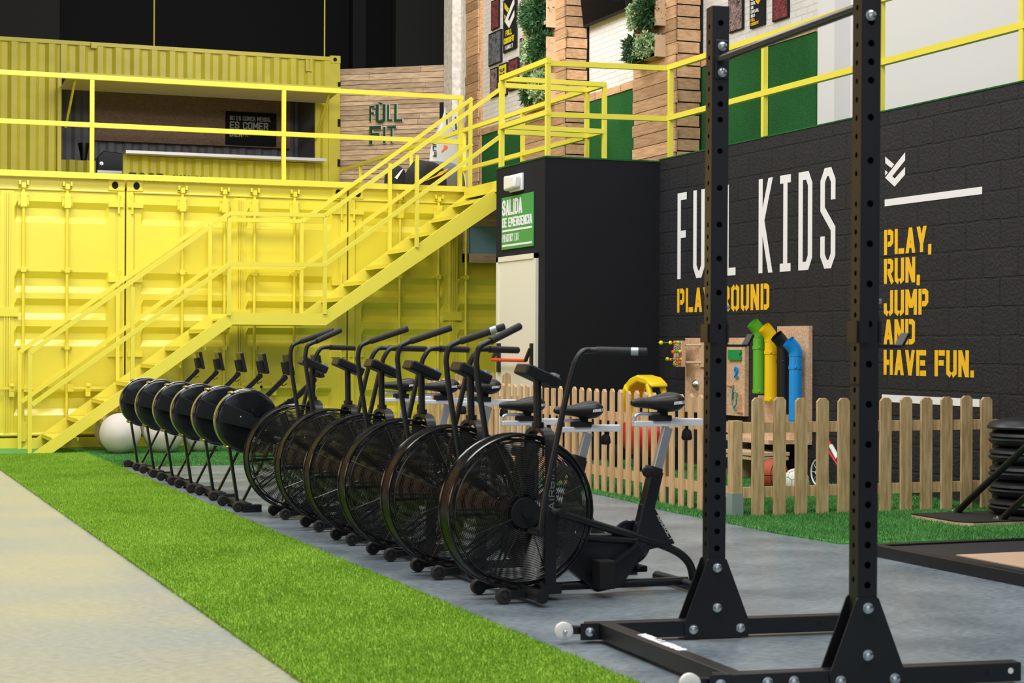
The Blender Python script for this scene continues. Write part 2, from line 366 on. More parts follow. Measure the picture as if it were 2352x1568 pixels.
def stroke(mb, pts, t, o, u, v, d):
    d = Vector(d); o = Vector(o)
    P = [Vector((a, b)) for a, b in pts]
    if len(P) < 2: return
    Lf = []; Rt = []
    closed = (P[0]-P[-1]).length < 1e-6 and len(P) > 3
    for i, p in enumerate(P):
        d0 = (P[i]-P[i-1]).normalized() if i > 0 else ((P[0]-P[-2]).normalized() if closed else None)
        d1 = (P[i+1]-P[i]).normalized() if i < len(P)-1 else ((P[1]-P[0]).normalized() if closed else None)
        e = 0
        if d0 is None: dd = d1; e = -t/2
        elif d1 is None: dd = d0; e = t/2
        else: dd = d0+d1
        if dd.length < 1e-6: dd = d1
        dd.normalize(); nrm = Vector((-dd.y, dd.x))
        k = 1
        if d0 is not None and d1 is not None: k = min(1/max(.3, nrm.dot(Vector((-d1.y, d1.x)))), 1.7)
        q = p+dd*e
        Lf.append(q+nrm*t/2*k); Rt.append(q-nrm*t/2*k)
    for i in range(len(P)-1):
        _sk[0] = (_sk[0]+1) % 7
        mb.prism([tuple(Rt[i]), tuple(Rt[i+1]), tuple(Lf[i+1]), tuple(Lf[i])], o, u, v, d*(1+.06*_sk[0]))
ST = {
 'P': [[(0, 0), (0, 1)], [(.58, 1), (.78, 1), (1, .92), (1, .5), (.78, .4), (.58, .4)]],
 'R': [[(0, 0), (0, 1)], [(.58, 1), (.78, 1), (1, .92), (1, .58), (.78, .48), (.58, .48)], [(.62, .36), (1, 0)]],
 'D': [[(0, 0), (0, 1)], [(.58, 1), (.76, 1), (1, .92), (1, .08), (.76, 0), (.58, 0)]],
 'O': [[(.2, 1), (0, .93), (0, .07), (.2, 0)], [(.8, 1), (1, .93), (1, .07), (.8, 0)]],
 'U': [[(0, 1), (0, .07), (.2, 0)], [(1, 1), (1, .07), (.8, 0)]],
 'J': [[(1, 1), (1, .07), (.8, 0)], [(.2, 0), (0, .07), (0, .35)]],
 'E': [[(0, 0), (0, 1), (1, 1)], [(.58, .5), (.85, .5)], [(.58, 0), (1, 0)]],
 'F': [[(0, 0), (0, 1)], [(.58, 1), (1, 1)], [(.58, .52), (.85, .52)]],
 'H': [[(0, 0), (0, 1)], [(1, 0), (1, 1)], [(0, .5), (.42, .5)]],
 'L': [[(0, 0), (0, 1)], [(.58, 0), (1, 0)]],
 'G': [[(.2, 1), (0, .93), (0, .07), (.2, 0)], [(.8, 1), (1, .93), (1, .75)], [(.8, 0), (1, .07), (1, .45), (.7, .45)]],
}
def slab(mb, p, q, t, o, u, v, d):     # slanted stroke cut off level at both ends
    if p[1] > q[1]: p, q = q, p
    L_ = math.hypot(q[0]-p[0], q[1]-p[1]); tx = t*min(L_/max(abs(q[1]-p[1]), 1e-6), 1.6)/2
    k = (q[0]-p[0])/(q[1]-p[1]); e = t/2*abs(1)
    x0, y0, x1, y1 = p[0], p[1]-e, q[0], q[1]+e
    _sk[0] = (_sk[0]+1) % 7
    mb.prism([(x0-tx, y0), (x0+tx, y0), (x1+tx, y1), (x1-tx, y1)], o, u, v, Vector(d)*(1+.06*_sk[0]))
def text(mb, s, o, u, v, w, h, t, gap, d, narrow=1.0, sten=False):
    """block letters: o = lower left corner, u/v unit directions, w/h letter size, t stroke, d depth vector"""
    o = Vector(o); u = Vector(u); v = Vector(v); x = 0
    for ch in s:
        if ch == ' ': x += w*.55+gap; continue
        lw = w*.35 if ch in 'I.,' else (w*1.2 if ch == 'M' else w)
        for st in (ST.get(ch, GL[ch]) if sten else GL[ch]):
            pts = [(x+t/2+a*max(lw-t, 0), t/2+b*(h-t)) for a, b in st]
            if ch in 'AVNMYXKk':
                for p_, q_ in zip(pts, pts[1:]):
                    if abs(p_[1]-q_[1]) < t: stroke(mb, [p_, q_], t*.9, o, u, v, d)
                    else: slab(mb, p_, q_, t, o, u, v, d)
            else: stroke(mb, pts, t, o, u, v, d)
        x += lw+gap
    return x
EMB = [[(0, .973), (.01, .768), (.32, .586), (.453, .684)], [(0, .55), (0, .387), (.14, .471)], ]
EMB3 = [[(1, 1), (1, .755), (.364, .33), (.18, .16+.29-.0)], ]
def emblem(mbw, mby, o, u, v, w, h, d):
    o = Vector(o); u = Vector(u); v = Vector(v)
    for p in EMB: mby.prism([(a*w, b*h) for a, b in p], o, u, v, d)
    # long slanted stroke and the folded lower stroke
    for p in ([(1, 1), (1, .755), (.364, .33), (.484, .245), (.484, 0), (0, .319)], [(.484, 0), (.484, .245), (1, .55), (1, .319)]):
        mbw.prism([(a*w, b*h) for a, b in p], o, u, v, d)

# ================================================================== STRUCTURE
struct(MB().box(-14, 14, -12, 34, -.1, 0).build('floor', CONC, smooth=False), 'polished grey concrete gym floor, with yellowish reflected light and ochre patches painted left of the turf')
WX = 7.57
wr = struct(MB().box(WX, WX+.2, -4, 15.79, 0, 2.9).build('wall_right', CMU, smooth=False), 'black painted block wall with white and yellow lettering')
U = (0, -1, 0); V = (0, 0, 1); D = (-.0015, 0, 0)
m = MB()
for ch, y0, wd in (('F', 15.39, .19), ('U', 15.06, .23), ('L', 14.73, .2), ('L', 14.43, .2), ('k', 13.81, .25), ('Z', 13.44, .18), ('D', 13.13, .22), ('S', 12.78, .23)):
    text(m, ch, (WX, y0, 1.74), U, V, wd, .81, .068, 0, D)
m.build('painted_lettering', LET, wr, smooth=False, label='tall white FULL KIDS lettering')
m = MB(); text(m, 'PLAYGROUND', (WX, 15.39, 1.425), U, V, .150, .225, .046, .030, D, sten=True); m.build('painted_lettering', LETY, wr, smooth=False, label='yellow PLAYGROUND stencil lettering')
m = MB()
for s, z in (('PLAY,', 1.81), ('RUN,', 1.59), ('JUMP', 1.35), ('AND', 1.13), ('HAVE FUN.', .90)):
    text(m, s, (WX, 11.84, z), U, V, .126, .19, .040, .020, D, sten=True)
m.build('painted_lettering', LETY, wr, smooth=False, label='yellow stencil slogan in five lines')
m = MB(); emblem(m, m, (WX, 11.83, 2.32), U, V, .27, .245, D); m.build('painted_emblem', LET, wr, smooth=False, label='white folded ribbon emblem')
m = MB(); m.box(WX-.004, WX, 10.6, 11.83, 2.18, 2.232); m.build('painted_line', LET, wr, smooth=False, label='white line below the emblem')
m = MB(); m.box(WX-.004, WX, 10.62, 11.86, .695, .75); m.build('painted_line', LET, wr, smooth=False, label='white line behind the fence')
BX = 6.38
wa = struct(MB().box(BX, 9.6, 15.79, 17.1, 0, 2.88).build('wall_front', BLKW, smooth=False), 'black plastered block with the cream emergency door')
struct(MB().box(-9.2, -9, -8, 32.6, 0, 9).build('reflector_wall_left', mat('warm_brown_wall', (.50, .27, .13), .7), smooth=False), 'added warm brown wall out of view at the left, for reflections')  # added unseen wall that gives the dark metal its brown reflections
struct(MB().box(-9, .55, 19.75, 19.95, 0, 6).build('reflector_wall_far', MATS['warm_brown_wall'], smooth=False), 'added warm brown cross wall out of view left of the containers, for reflections')  # second added wall, out of view, reflected brown in the metal
# mezzanine floor
mz = MB(); mz.box(BX-.006, 9.5, 15.784, 17.1, 2.881, 2.896); mz.box(WX+.2, 9.5, -4, 15.78, 2.80, 2.9); mz.box(WX-.006, 9.5, -4, 15.80, 2.901, 2.912); mz.box(6.9, 9.5, 17.1, 19.55, 2.78, 2.9); mz.box(8.02, 9.6, 19.5, 29, 2.78, 2.9)
struct(mz.build('floor_mezzanine', TURF3, smooth=False), 'turf covered mezzanine floor')
WU = 9.5
struct(MB().box(WU, WU+.2, -4, 27.4, 2.9, 9).build('wall_upper', WBRK, smooth=False), 'white painted brick upper wall')
tf = MB().box(WU-.02, WU, 16.1, 26.9, 2.905, 4.32).build('turf_wall_panel', TURF3, smooth=False)
tag(tf, 'dark green turf panels covering the lower part of the white upper wall', 'turf panel')
tr = MB()
y = 16.1
while y < 26.8:
    tr.box(WU-.035, WU-.001, y, min(y+.78, 26.9), 4.32, 4.42+random.uniform(-.01, .01)); y += .8
struct(tr.build('trim_1', PALL, smooth=False), 'wooden trim above the turf panels')
struct(MB().box(9.3, WU, 15.45, 15.77, 2.905, 9).build('wall_pilaster', WPNT, smooth=False), 'white pilaster on the upper wall')
struct(MB().box(WU-.02, WU-.001, -4, 15.45, 2.905, 9).build('wall_plaster', WPNT, smooth=False), 'smooth white plaster of the upper wall')
pm = MB(); pm.box(9.30, 9.52, 26.95, 27.35, 2.9, 9); pm.box(9.44, WU, 26.58, 26.95, 2.9, 9)
struct(pm.build('wall_pillar', PLAST, smooth=False), 'chipped white pillar at the end of the upper wall')
struct(MB().box(-14, 16, 32.6, 32.8, 0, 12).build('wall_back', DARKW, smooth=False), 'dark back wall of the hall')
def dk(x0, x1, m_, z0=4., y=32.3, z1=12.):
    return struct(MB().box(x0, x1, y, y+.25, z0, z1).build('wall_pier', m_, smooth=False))
dk(2.6, 3.9, DARKC); dk(-3, 2.6, DARKC, 7.0, 32.35); dk(9.2, 9.45, BLKM); dk(10.0, 11.0, DARKC, y=32.2); dk(11.35, 11.8, DARKB, y=31.6); dk(12.0, 14.5, DARKB, y=32.2)
# small light on door block, door, sign
t = thing('emergency_light', 'white emergency light above the green exit sign on the black block', 'lamp', (BX, 16.5, 2.70))
MB().box(-.03, 0, -.17, .17, -.085, .085).build('base', WHT, t, bevel=.01)
MB().prism([(-.15, -.06), (.15, -.075), (.15, .075), (-.15, .06)], (-.03, 0, 0), (0, 1, 0), V, (-.07, 0, 0)).build('diffuser', LAMPD, t, bevel=.02)
t = thing('exit_sign', 'green SALIDA DE EMERGENCIA sign above the cream door', 'sign', (BX, 16.49, 2.06))
MB().box(-.012, 0, -.43, .43, 0, .52).build('board', GRN, t, smooth=False, bevel=.003)
m = MB(); D2 = (-.003, 0, 0); X_ = -.0121
text(m, 'SALIDA', (X_, .405, .335), U, V, .092, .155, .028, .010, D2)
text(m, 'DE EMERGENCIA', (X_, .405, .218), U, V, .058, .095, .018, .0085, D2)
text(m, 'EMERGENCY EXIT', (X_, .405, .075), U, V, .026, .075, .006, .009, D2)
m.box(X_-.003, X_, -.40, .405, .175, .195); m.box(X_-.003, X_, -.40, .405, .028, .048)
m.build('lettering', LET, t, smooth=False)
d = MB(); d.box(BX-.03, BX, 15.95, 16.0, 0, 1.99); d.box(BX-.03, BX, 16.97, 17.02, 0, 1.99); d.box(BX-.03, BX, 15.95, 17.02, 1.94, 1.99)
do = struct(d.build('door_1', DOORM, smooth=False), 'cream metal emergency door in the black block')
MB().box(BX-.018, BX, 16.0, 16.97, 0.01, 1.94).build('door_leaf', DOORM, do, smooth=False)
MB().cyl((BX-.10, 16.04, .965), (BX-.10, 16.93, .965), .017, 12).build('push_bar', REDB, do)
for yy in (16.03, 16.93):
    MB().box(BX-.05, BX-.018, yy-.022, yy+.022, .84, 1.13).bar((BX-.05, yy, 1.08), (BX-.10, yy, .96), .03, .03).build('bar_bracket', BLK, do, smooth=False)

# ================================================================== LOWER SHIPPING CONTAINERS
def prof(z, G, slope=.07, dep=.046):
    for a, b in G:
        if b <= z <= a:
            return dep*min(1, (a-z)/slope, (z-b)/slope)
    return 0
GR = [(2.61, 2.385), (1.87, 1.646), (1.584, 1.362), (1.29, 1.08), (.60, .35)]
def door_panel(x0, x1, z0, z1, y, win=None):
    zs = {z0, z1}
    for a, b in GR: zs |= {a, a-.07, b+.07, b}
    zs = sorted(z for z in zs if z0 <= z <= z1)
    xs = [x0, x0+.07, x0+.10, x1-.10, x1-.07, x1]; mk = [0, 0, 1, 1, 0, 0]
    if win: zs = [z for z in zs if z <= win]
    nb = len(xs); vs = []; fs = []
    for z in zs:
        for x, k in zip(xs, mk): vs.append((x, y+prof(z, GR)*k, z))
    for j in range(len(zs)-1):
        for i in range(nb-1): fs.append((j*nb+i, j*nb+i+1, (j+1)*nb+i+1, (j+1)*nb+i))
    m = MB(); m.add(vs, fs); zt = zs[-1]
    m.add([(x0, y, z0), (x1, y, z0), (x1, y+.05, z0), (x0, y+.05, z0), (x0, y, zt), (x1, y, zt), (x1, y+.05, zt), (x0, y+.05, zt)], [(0, 3, 2, 1), (4, 5, 6, 7), (1, 2, 6, 5), (3, 0, 4, 7), (2, 3, 7, 6)])
    return m
def lock_rod(x, y, par, handle=True, hz=.64):
    m = MB(); m.cyl((x, y, .08), (x, y, 2.80), .017, 10)
    m.build('lock_rod', YEL, par)
    def bk(z0, z1, w1, w2, ex=()):
        b = MB(); b.box(x-w1, x+w1, y-.028, y+.03, z0, z1); b.box(x-w2, x+w2, y+.002, y+.03, z0+.012, z1-.012)
        for q in ex: b.box(*q)
        for z in (z0+.03, z1-.03):
            for s in (-1, 1): b.box(x+s*(w2-.012)-.007, x+s*(w2-.012)+.007, y-.006, y+.01, z-.007, z+.007)
        b.build('rod_bracket', YEL, par, smooth=False)
    bk(2.545, 2.70, .033, .054)
    bk(2.745, 2.80, .022, .050, [(x-.05, x-.03, y-.03, y+.01, 2.775, 2.822), (x+.03, x+.05, y-.03, y+.01, 2.775, 2.822)])
    bk(1.86, 1.91, .026, .056); bk(1.045, 1.095, .026, .056); bk(.08, .29, .03, .048)
    if handle:
        h = MB(); h.box(x+.005, x+.07, y-.03, y+.0, hz-.04, hz+.04); h.bar((x+.06, y-.024, hz), (x+.42, y-.024, hz), .018, .026)
        h.box(x+.19, x+.25, y-.045, y, hz-.03, hz+.05); h.sphere((x+.22, y-.045, hz+.025), .022, 10, 6); h.box(x+.192, x+.243, y-.041, y, hz-.09, hz-.02)
        h.build('door_handle', YEL, par, smooth=False)
def container(i, label):
    x0 = .608+2.467*i; W = 2.450; y = 19.6; t = thing('shipping_container', label, 'shipping container', (0, 0, 0), 0, None)
    MB().box(x0+.02, x0+W-.02, y+.12, y+10, .02, 2.86).build('container_body', YEL, t, smooth=False)
    fr = MB()
    for a in (x0, x0+W-.075): fr.box(a, a+.075, y, y+.14, 0, 2.78)
    fr.box(x0+.075, x0+W-.075, y+.01, y+.14, 2.735, 2.86); fr.box(x0+.075, x0+W-.075, y-.005, y+.14, 0, .115)
    fr.cyl((x0+.08, y+.012, 2.735), (x0+W-.08, y+.012, 2.735), .012, 8); fr.cyl((x0+.08, y+.012, .15), (x0+W-.08, y+.012, .15), .018, 8)
    fr.build('frame', YEL, t, smooth=False)
    for a in (x0, x0+W-.175):
        c = MB(); c.box(a, a+.175, y-.01, y+.16, 2.745, 2.862); cc = c.build('corner_casting', YEL, t, smooth=False, bevel=.008)
        s = .105 if a == x0 else .07
        h = MB(); h.lathe((a+s, y-.006, 2.805), (0, -1, 0), [(0, .001), (.006, .034)], 16); h.v = [(v[0], v[1], (v[2]-2.805)*1.2+2.805) for v in h.v]
        h.build('casting_hole', HOLE, cc, smooth=False)
    for k in (0, 1):
        dx0 = x0+.09+k*1.145; dx1 = dx0+1.12
        win = 2.05 if (i == 2 and k == 1) else None
        dd = door_panel(dx0, dx1, .16, 2.72, y+.02, win).build('door', YEL, t, smooth=False)
        rods = (.60, 1.062) if k == 0 else (1.395, 1.845)
        for q, rx in enumerate(rods): lock_rod(x0+rx, y-.015, dd, handle=(k == 1 or q == 1) and not (i == 2 and k == 1))
        hx = x0+.075 if k == 0 else x0+W-.075; s = 1 if k == 0 else -1
        for z in (2.60, 1.80, 1.0, .35): hg = MB(); hg.box(min(hx-s*.06, hx+s*.10), max(hx-s*.06, hx+s*.10), y-.022, y+.03, z-.03, z+.03); hg.cyl((hx-s*.012, y-.012, z-.1), (hx-s*.012, y-.012, z+.1), .014, 8); hg.build('hinge', YEL, dd, smooth=False)
    g = MB(); xc = x0+1.2325
    for q in (-.024, 0, .024): g.box(xc+q-.006, xc+q+.006, y-.006, y+.02, .16, 2.70)
    g.box(xc-.07, xc+.07, y+.012, y+.03, .16, 2.715); g.box(x0+.06, x0+.11, y+.028, y+.05, .12, 2.73); g.box(x0+W-.12, x0+W-.06, y+.028, y+.05, .12, 2.73); g.box(x0+.08, x0+W-.08, y+.035, y+.05, 2.70, 2.74)
    g.box(xc-.10, xc+.12, y-.012, y+.011, 1.39, 1.49)
    g.build('door_seal', YEL, t, smooth=False)
    return t
container(0, 'yellow shipping container at the far left, behind the foot of the stairs')
container(1, 'yellow shipping container in the middle, behind the stair landing')
c3 = container(2, 'yellow shipping container with a window, beside the black block')
wn = MB(); a, b = 6.91, 7.86
for (q0, q1, z0, z1) in ((a, a+.06, 2.06, 2.70), (b-.06, b, 2.06, 2.70), (a, b, 2.06, 2.16), (a, b, 2.48, 2.56), (a, b, 2.56, 2.70)): wn.box(q0, q1, 19.585, 19.64, z0, z1)
wo = struct(wn.build('window_1', PALL2, smooth=False), 'wooden framed window in the right-hand container')
MB().box(a+.05, b-.05, 19.61, 19.625, 2.15, 2.49).build('window_pane', WING, wo, smooth=False)

# ================================================================== STAIRS AND RAILINGS
st = thing('metal_staircase', 'yellow metal staircase with landing climbing to the mezzanine', 'staircase', (0, 0, 0))
def stringer(y):
    m = MB(); P = [(1.97, 0), (2.16, 0), (3.995, 1.313), (4.99, 1.313), (7.18, 2.78), (7.18, 2.90), (7.0, 2.90), (4.955, 1.436), (3.965, 1.436)]
    m.prism(P, (0, y, 0), (1, 0, 0), V, (0, .035, 0)); return m.build('stringer', YEL2, st, smooth=False)
stringer(18.5); stringer(19.465)
for i in range(7):
    x = 2.18+.2567*i; z = .165+.183*i
    MB().box(x, x+.262, 18.535, 19.465, z-.006, z).box(x+.001, x+.012, 18.537, 19.463, z-.04, z-.001).box(x+.25, x+.261, 18.537, 19.463, z-.03, z-.001).prism([(0, 0), (-.0, -.0), (.25, 0), (.0, -.17)][1:], (x, 19.455, z), (1, 0, 0), V, (0, .01, 0)).build('tread', YEL2, st, smooth=False)
for i in range(7):
    x = 5.19+.2555*i; z = 1.612+.1835*i
    MB().box(x, x+.262, 18.535, 19.465, z-.006, z).box(x+.001, x+.012, 18.537, 19.463, z-.04, z-.001).box(x+.25, x+.261, 18.537, 19.463, z-.03, z-.001).build('tread', YEL2, st, smooth=False)
MB().box(3.98, 4.99, 18.535, 19.465, 1.36, 1.385).build('landing', YEL2, st, smooth=False)
def base_z(x):
    if x < 3.965: return (x-1.98)*.722
    if x < 4.955: return 1.436
    return 1.436+(x-4.955)*.7155
def stair_rail(y):
    q = .042
    for pts in ([(1.96, 1.02), (3.955, 2.46), (4.975, 2.47), (6.97, 3.93)], [(1.98, .50), (3.965, 1.94), (4.975, 1.95), (6.97, 3.41)]):
        m = MB()
        for j, ((xa, za), (xb, zb)) in enumerate(zip(pts, pts[1:])): m.bar((xa, y, za), (xb, y, zb), .042-.001*j, .042-.001*j)
        m.build('handrail', YEL2, st, smooth=False)
    for x, dz in ((1.96, 1.03), (2.97, .99), (3.955, 1.01), (4.975, 1.02), (5.99, .99), (6.95, 1.06)):
        z0 = max(0, base_z(x)-.02); zt = z0+dz if x > 2 else 1.03
        MB().box(x-.019, x+.019, y-.0185, y+.0185, z0, zt+.0).build('rail_post', YEL2, st, smooth=False)
stair_rail(18.5); stair_rail(19.49)

def railing(label, runs, posts, extra=None, s=.05, group=None):
    t = thing('guard_railing', label, 'railing', (0, 0, 0))
    for p, q in runs: MB().bar(p, q, s, s).build('rail', YEL2, t, smooth=False)
    for (x, y, z0, z1) in posts: MB().box(x-s*.44, x+s*.44, y-s*.44, y+s*.44, z0, z1-.001).build('post', YEL2, t, smooth=False)
    if extra: extra.build('edge_beam', YEL2, t, smooth=False)
    return t
railing('yellow railing along the top of the lower containers', [((-3, 19.62, 3.95), (6.9, 19.62, 3.95)), ((-3, 19.62, 3.44), (6.9, 19.62, 3.44))],
        [(.65, 19.62, 2.86, 3.95), (2.71, 19.62, 2.86, 3.95), (4.80, 19.62, 2.86, 3.95), (6.87, 19.62, 2.86, 3.97)], MB().box(-3, 6.93, 19.535, 19.59, 2.862, 2.925))
railing('yellow railing around the top of the black block', [((BX+.04, 17.08, 3.775), (BX+.04, 15.62, 3.775)), ((BX+.04, 15.83, 3.775), (WX+.1, 15.83, 3.80)), ((BX+.04, 17.08, 3.30), (BX+.04, 15.83, 3.28)), ((BX+.04, 15.83, 3.28), (WX+.1, 15.83, 3.31))][1:2]+[((BX+.04, 17.08, 3.80), (BX+.04, 15.80, 3.80)), ((BX+.04, 17.08, 3.31), (BX+.04, 15.80, 3.31)), ((BX+.04, 15.83, 3.29), (WX+.1, 15.83, 3.31))],
        [(BX+.04, 15.83, 2.9, 3.80), (BX+.04, 17.06, 2.9, 3.80)])
railing('long yellow railing on top of the black lettered wall', [((WX+.1, 15.80, 3.80), (WX+.1, 6, 3.80)), ((WX+.1, 15.80, 3.31), (WX+.1, 6, 3.31))],
        [(WX+.1, 15.76, 2.9, 3.80), (WX+.1, 13.9, 2.9, 3.78), (WX+.1, 12.05, 2.9, 3.78), (WX+.1, 10.28, 2.9, 3.78), (WX+.1, 8.4, 2.9, 3.78)])
railing('yellow railing around the stair head on the mezzanine', [((6.72, 17.72, 3.90), (7.84, 17.72, 3.90)), ((6.72, 17.72, 3.40), (7.84, 17.72, 3.40)), ((7.84, 17.72, 3.90), (7.84, 18.17, 3.90)), ((7.84, 17.72, 3.40), (7.84, 18.17, 3.40)),
         ((6.80, 18.17, 3.90), (7.83, 18.17, 3.90)), ((6.80, 18.17, 3.40), (7.83, 18.17, 3.40))], [(7.84, 17.72, 2.9, 3.90), (7.83, 18.17, 2.9, 3.90)], MB().box(6.88, 6.93, 17.2, 19.5, 2.78, 2.9))
railing('yellow railing running back beside the upper container', [((7.83, 18.2, 3.90), (7.83, 28.2, 3.90)), ((7.83, 18.2, 3.39), (7.83, 28.2, 3.39))],
        [(7.83, 20.1, 2.88, 3.90), (7.83, 22.2, 2.88, 3.90), (7.83, 24.46, 2.88, 3.90), (7.83, 27.04, 2.88, 3.90)])

# ================================================================== UPPER CONTAINER KIOSK
UY = 28.4
uc = thing('kiosk_container', 'upper yellow container converted into a food kiosk with open hatch', 'shipping container', (0, 0, 0))
def corr(x0, x1, z0, z1, y, m_, par, name='side_panel', pitch=.278, d=.044, side=0):
    m = MB(); xs = []; x = x0
    while x < x1-1e-4:
        for f, dd in ((0, 0), (.30, 0), (.50, 1), (.80, 1), (1.0, 0)):
            xx = x+f*pitch
            if xx <= x1+1e-6 and (not xs or xx > xs[-1][0]+1e-5): xs.append((xx, y+dd*d))
        x += pitch
    if xs[-1][0] < x1-1e-4: xs.append((x1, xs[-1][1]))
    n = len(xs); vs = [(a, b, z0) for a, b in xs]+[(a, b, z1) for a, b in xs]
    vs += [(a, y+.06, z0) for a, b in xs]+[(a, y+.06, z1) for a, b in xs]
    fs = [(i, i+1, n+i+1, n+i) for i in range(n-1)]+[(2*n+i, 2*n+i+1, 3*n+i+1, 3*n+i)[::-1] for i in range(n-1)]+[(n+i, n+i+1, 3*n+i+1, 3*n+i) for i in range(n-1)]
    fs += [(0, n, 3*n, 2*n), (n-1, 2*n-1, 4*n-1, 3*n-1)]
    m.add(vs, fs); return m.build(name, m_, par, smooth=False, fix=False)
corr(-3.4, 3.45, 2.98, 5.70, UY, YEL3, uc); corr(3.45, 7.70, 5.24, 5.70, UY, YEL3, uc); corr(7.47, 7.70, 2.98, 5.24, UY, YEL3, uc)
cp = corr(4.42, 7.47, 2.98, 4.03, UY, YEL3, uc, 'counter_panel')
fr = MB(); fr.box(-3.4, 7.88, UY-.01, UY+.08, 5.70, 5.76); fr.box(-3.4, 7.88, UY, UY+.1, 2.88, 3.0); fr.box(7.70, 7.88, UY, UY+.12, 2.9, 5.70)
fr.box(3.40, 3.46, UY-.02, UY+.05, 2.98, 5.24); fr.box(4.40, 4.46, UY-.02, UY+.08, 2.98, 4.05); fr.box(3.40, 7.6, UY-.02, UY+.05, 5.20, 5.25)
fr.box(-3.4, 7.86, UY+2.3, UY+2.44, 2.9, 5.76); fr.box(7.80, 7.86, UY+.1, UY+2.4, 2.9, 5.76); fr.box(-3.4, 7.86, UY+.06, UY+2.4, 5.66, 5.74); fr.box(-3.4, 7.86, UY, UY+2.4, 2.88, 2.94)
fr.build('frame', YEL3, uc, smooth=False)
cc = MB().box(7.71, 7.885, UY-.015, UY+.15, 5.66, 5.785).build('corner_casting', YEL3, uc, smooth=False, bevel=.008)
h = MB(); h.lathe((7.79, UY-.018, 5.72), (0, -1, 0), [(0, .001), (.004, .032)], 16); h.build('casting_hole', HOLE, cc, smooth=False)
m = MB(); m.box(3.90, 3.99, UY-.05, UY, 5.66, 5.75); m.box(7.30, 7.33, UY-.03, UY, 5.50, 5.72); m.box(7.37, 7.40, UY-.03, UY, 5.50, 5.72); m.box(7.305, 7.395, UY-.028, UY, 5.695, 5.715); m.box(7.305, 7.395, UY-.028, UY, 5.505, 5.53)
m.build('bracket', YEL3, uc, smooth=False)
m = MB()
for z in (5.30, 4.70, 4.05): m.box(7.84, 7.886, UY-.014, UY+.01, z-.06, z+.06)
m.build('lashing_slot', HOLE, uc, smooth=False)
aw = corr(3.46, 7.62, 0, .80, 0, AWN, uc, 'awning_flap'); aw.rotation_euler = (R(-90+4), 0, 0); aw.location = (0, UY-.80, 5.16); aw.scale = (1, 1, 1)
aw.rotation_euler = (R(-95), 0, 0); aw.location = (0, UY-.02-.80, 5.13)
MB().box(3.42, 7.66, UY-.84, UY-.79, 5.10, 5.16).build('flap_edge', YEL3, uc, smooth=False)
for x in (3.58, 7.52): MB().cyl((x, UY-.72, 5.10), (x-.06, UY-.05, 4.42), .02, 8).build('gas_strut', YEL3, uc)
MB().box(4.40, 7.58, UY-.28, UY+.12, 4.04, 4.085).build('counter_top', ALU, uc, smooth=False)
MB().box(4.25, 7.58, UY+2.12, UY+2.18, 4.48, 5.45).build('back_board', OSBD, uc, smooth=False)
corr(3.4, 7.80, 2.98, 5.62, UY+2.27, GRYP, uc, 'inner_lining').location = (0, -.04, 0)
MB().box(7.74, 7.78, UY+.1, UY+2.2, 2.98, 5.6).build('inner_side', GRYP, uc, smooth=False)
MB().box(3.46, 7.8, UY+.08, UY+2.2, 5.60, 5.65).build('inner_ceiling', BLKM, uc, smooth=False)
MB().box(2.2, 3.44, UY+.08, UY+2.2, 2.98, 5.6).build('inner_partition', BLKM, uc, smooth=False)
corr(3.46, 4.15, 2.98, 4.05, UY+1.2, YEL3, uc, 'inner_panel')
m = MB(); text(m, 'FOOD', (4.49, UY-.001, 3.50), (1, 0, 0), V, .115, .27, .034, .030, (0, -.004, 0)); text(m, 'DISCOVERY', (5.17, UY-.001, 3.58), (1, 0, 0), V, .052, .175, .012, .014, (0, -.004, 0))
m.build('lettering', BLKL, cp, smooth=False)
m = MB().box(4.18, 4.7, UY+1.2, UY+1.9, 3.86, 3.90).build('shelf', ALU, uc, smooth=False)
t = thing('coffee_machine', 'black coffee machine on the shelf inside the kiosk', 'coffee machine', (4.42, UY+1.55, 3.90))
MB().prism([(-.22, 0), (.22, 0), (.22, .30), (-.12, .33), (-.22, .22)], (0, -.2, 0), (1, 0, 0), V, (0, .4, 0)).build('body', BLKG, t, smooth=False, bevel=.01)
MB().cyl((-.16, -.24, .12), (-.16, -.2, .12), .03, 12).cyl((-.16, -.30, .12), (-.16, -.22, .12), .012, 8).build('group_head', STEEL, t)
t = thing('coffee_grinder', 'tall dark coffee grinder left of the coffee machine', 'grinder', (3.98, UY+1.35, 3.42))
MB().box(-.08, .08, -.1, .1, 0, .62).build('body', BLKG, t, bevel=.01); MB().lathe((0, 0, .62), (0, 0, 1), [(0, .04), (.05, .05), (.28, .09), (.30, .09)], 16).build('hopper', DARKB, t)
t = thing('menu_sign', 'black slogan sign on the strand board inside the kiosk', 'sign', (6.89, UY+2.118, 4.50))
MB().box(-.44, .44, -.03, 0, 0, .57).build('board', BLKM, t, smooth=False)
m = MB(); text(m, 'NO ES COMER MENOS,', (-.37, -.031, .42), (1, 0, 0), V, .037, .075, .011, .006, (0, -.003, 0))
text(m, 'ES COMER', (-.37, -.031, .275), (1, 0, 0), V, .078, .125, .022, .009, (0, -.003, 0)); text(m, 'BIEN', (-.37, -.031, .14), (1, 0, 0), V, .055, .10, .016, .010, (0, -.003, 0))
m.build('lettering', GRYW, t, smooth=False)
m = MB(); text(m, 'FYE', (-.14, -.031, .15), (1, 0, 0), V, .026, .08, .006, .006, (0, -.003, 0)); m.build('lettering', LETY, t, smooth=False, label='yellow scribbled lettering')
for x, lab in ((4.88, 'yellow hanging rod above the kiosk, left of two'), (7.63, 'yellow hanging rod above the kiosk corner, right of two')):
    tag(MB().cyl((x, UY+.05, 5.76), (x, UY+.05, 9), .012, 8).build('hanging_rod', YEL3), lab, 'rod')

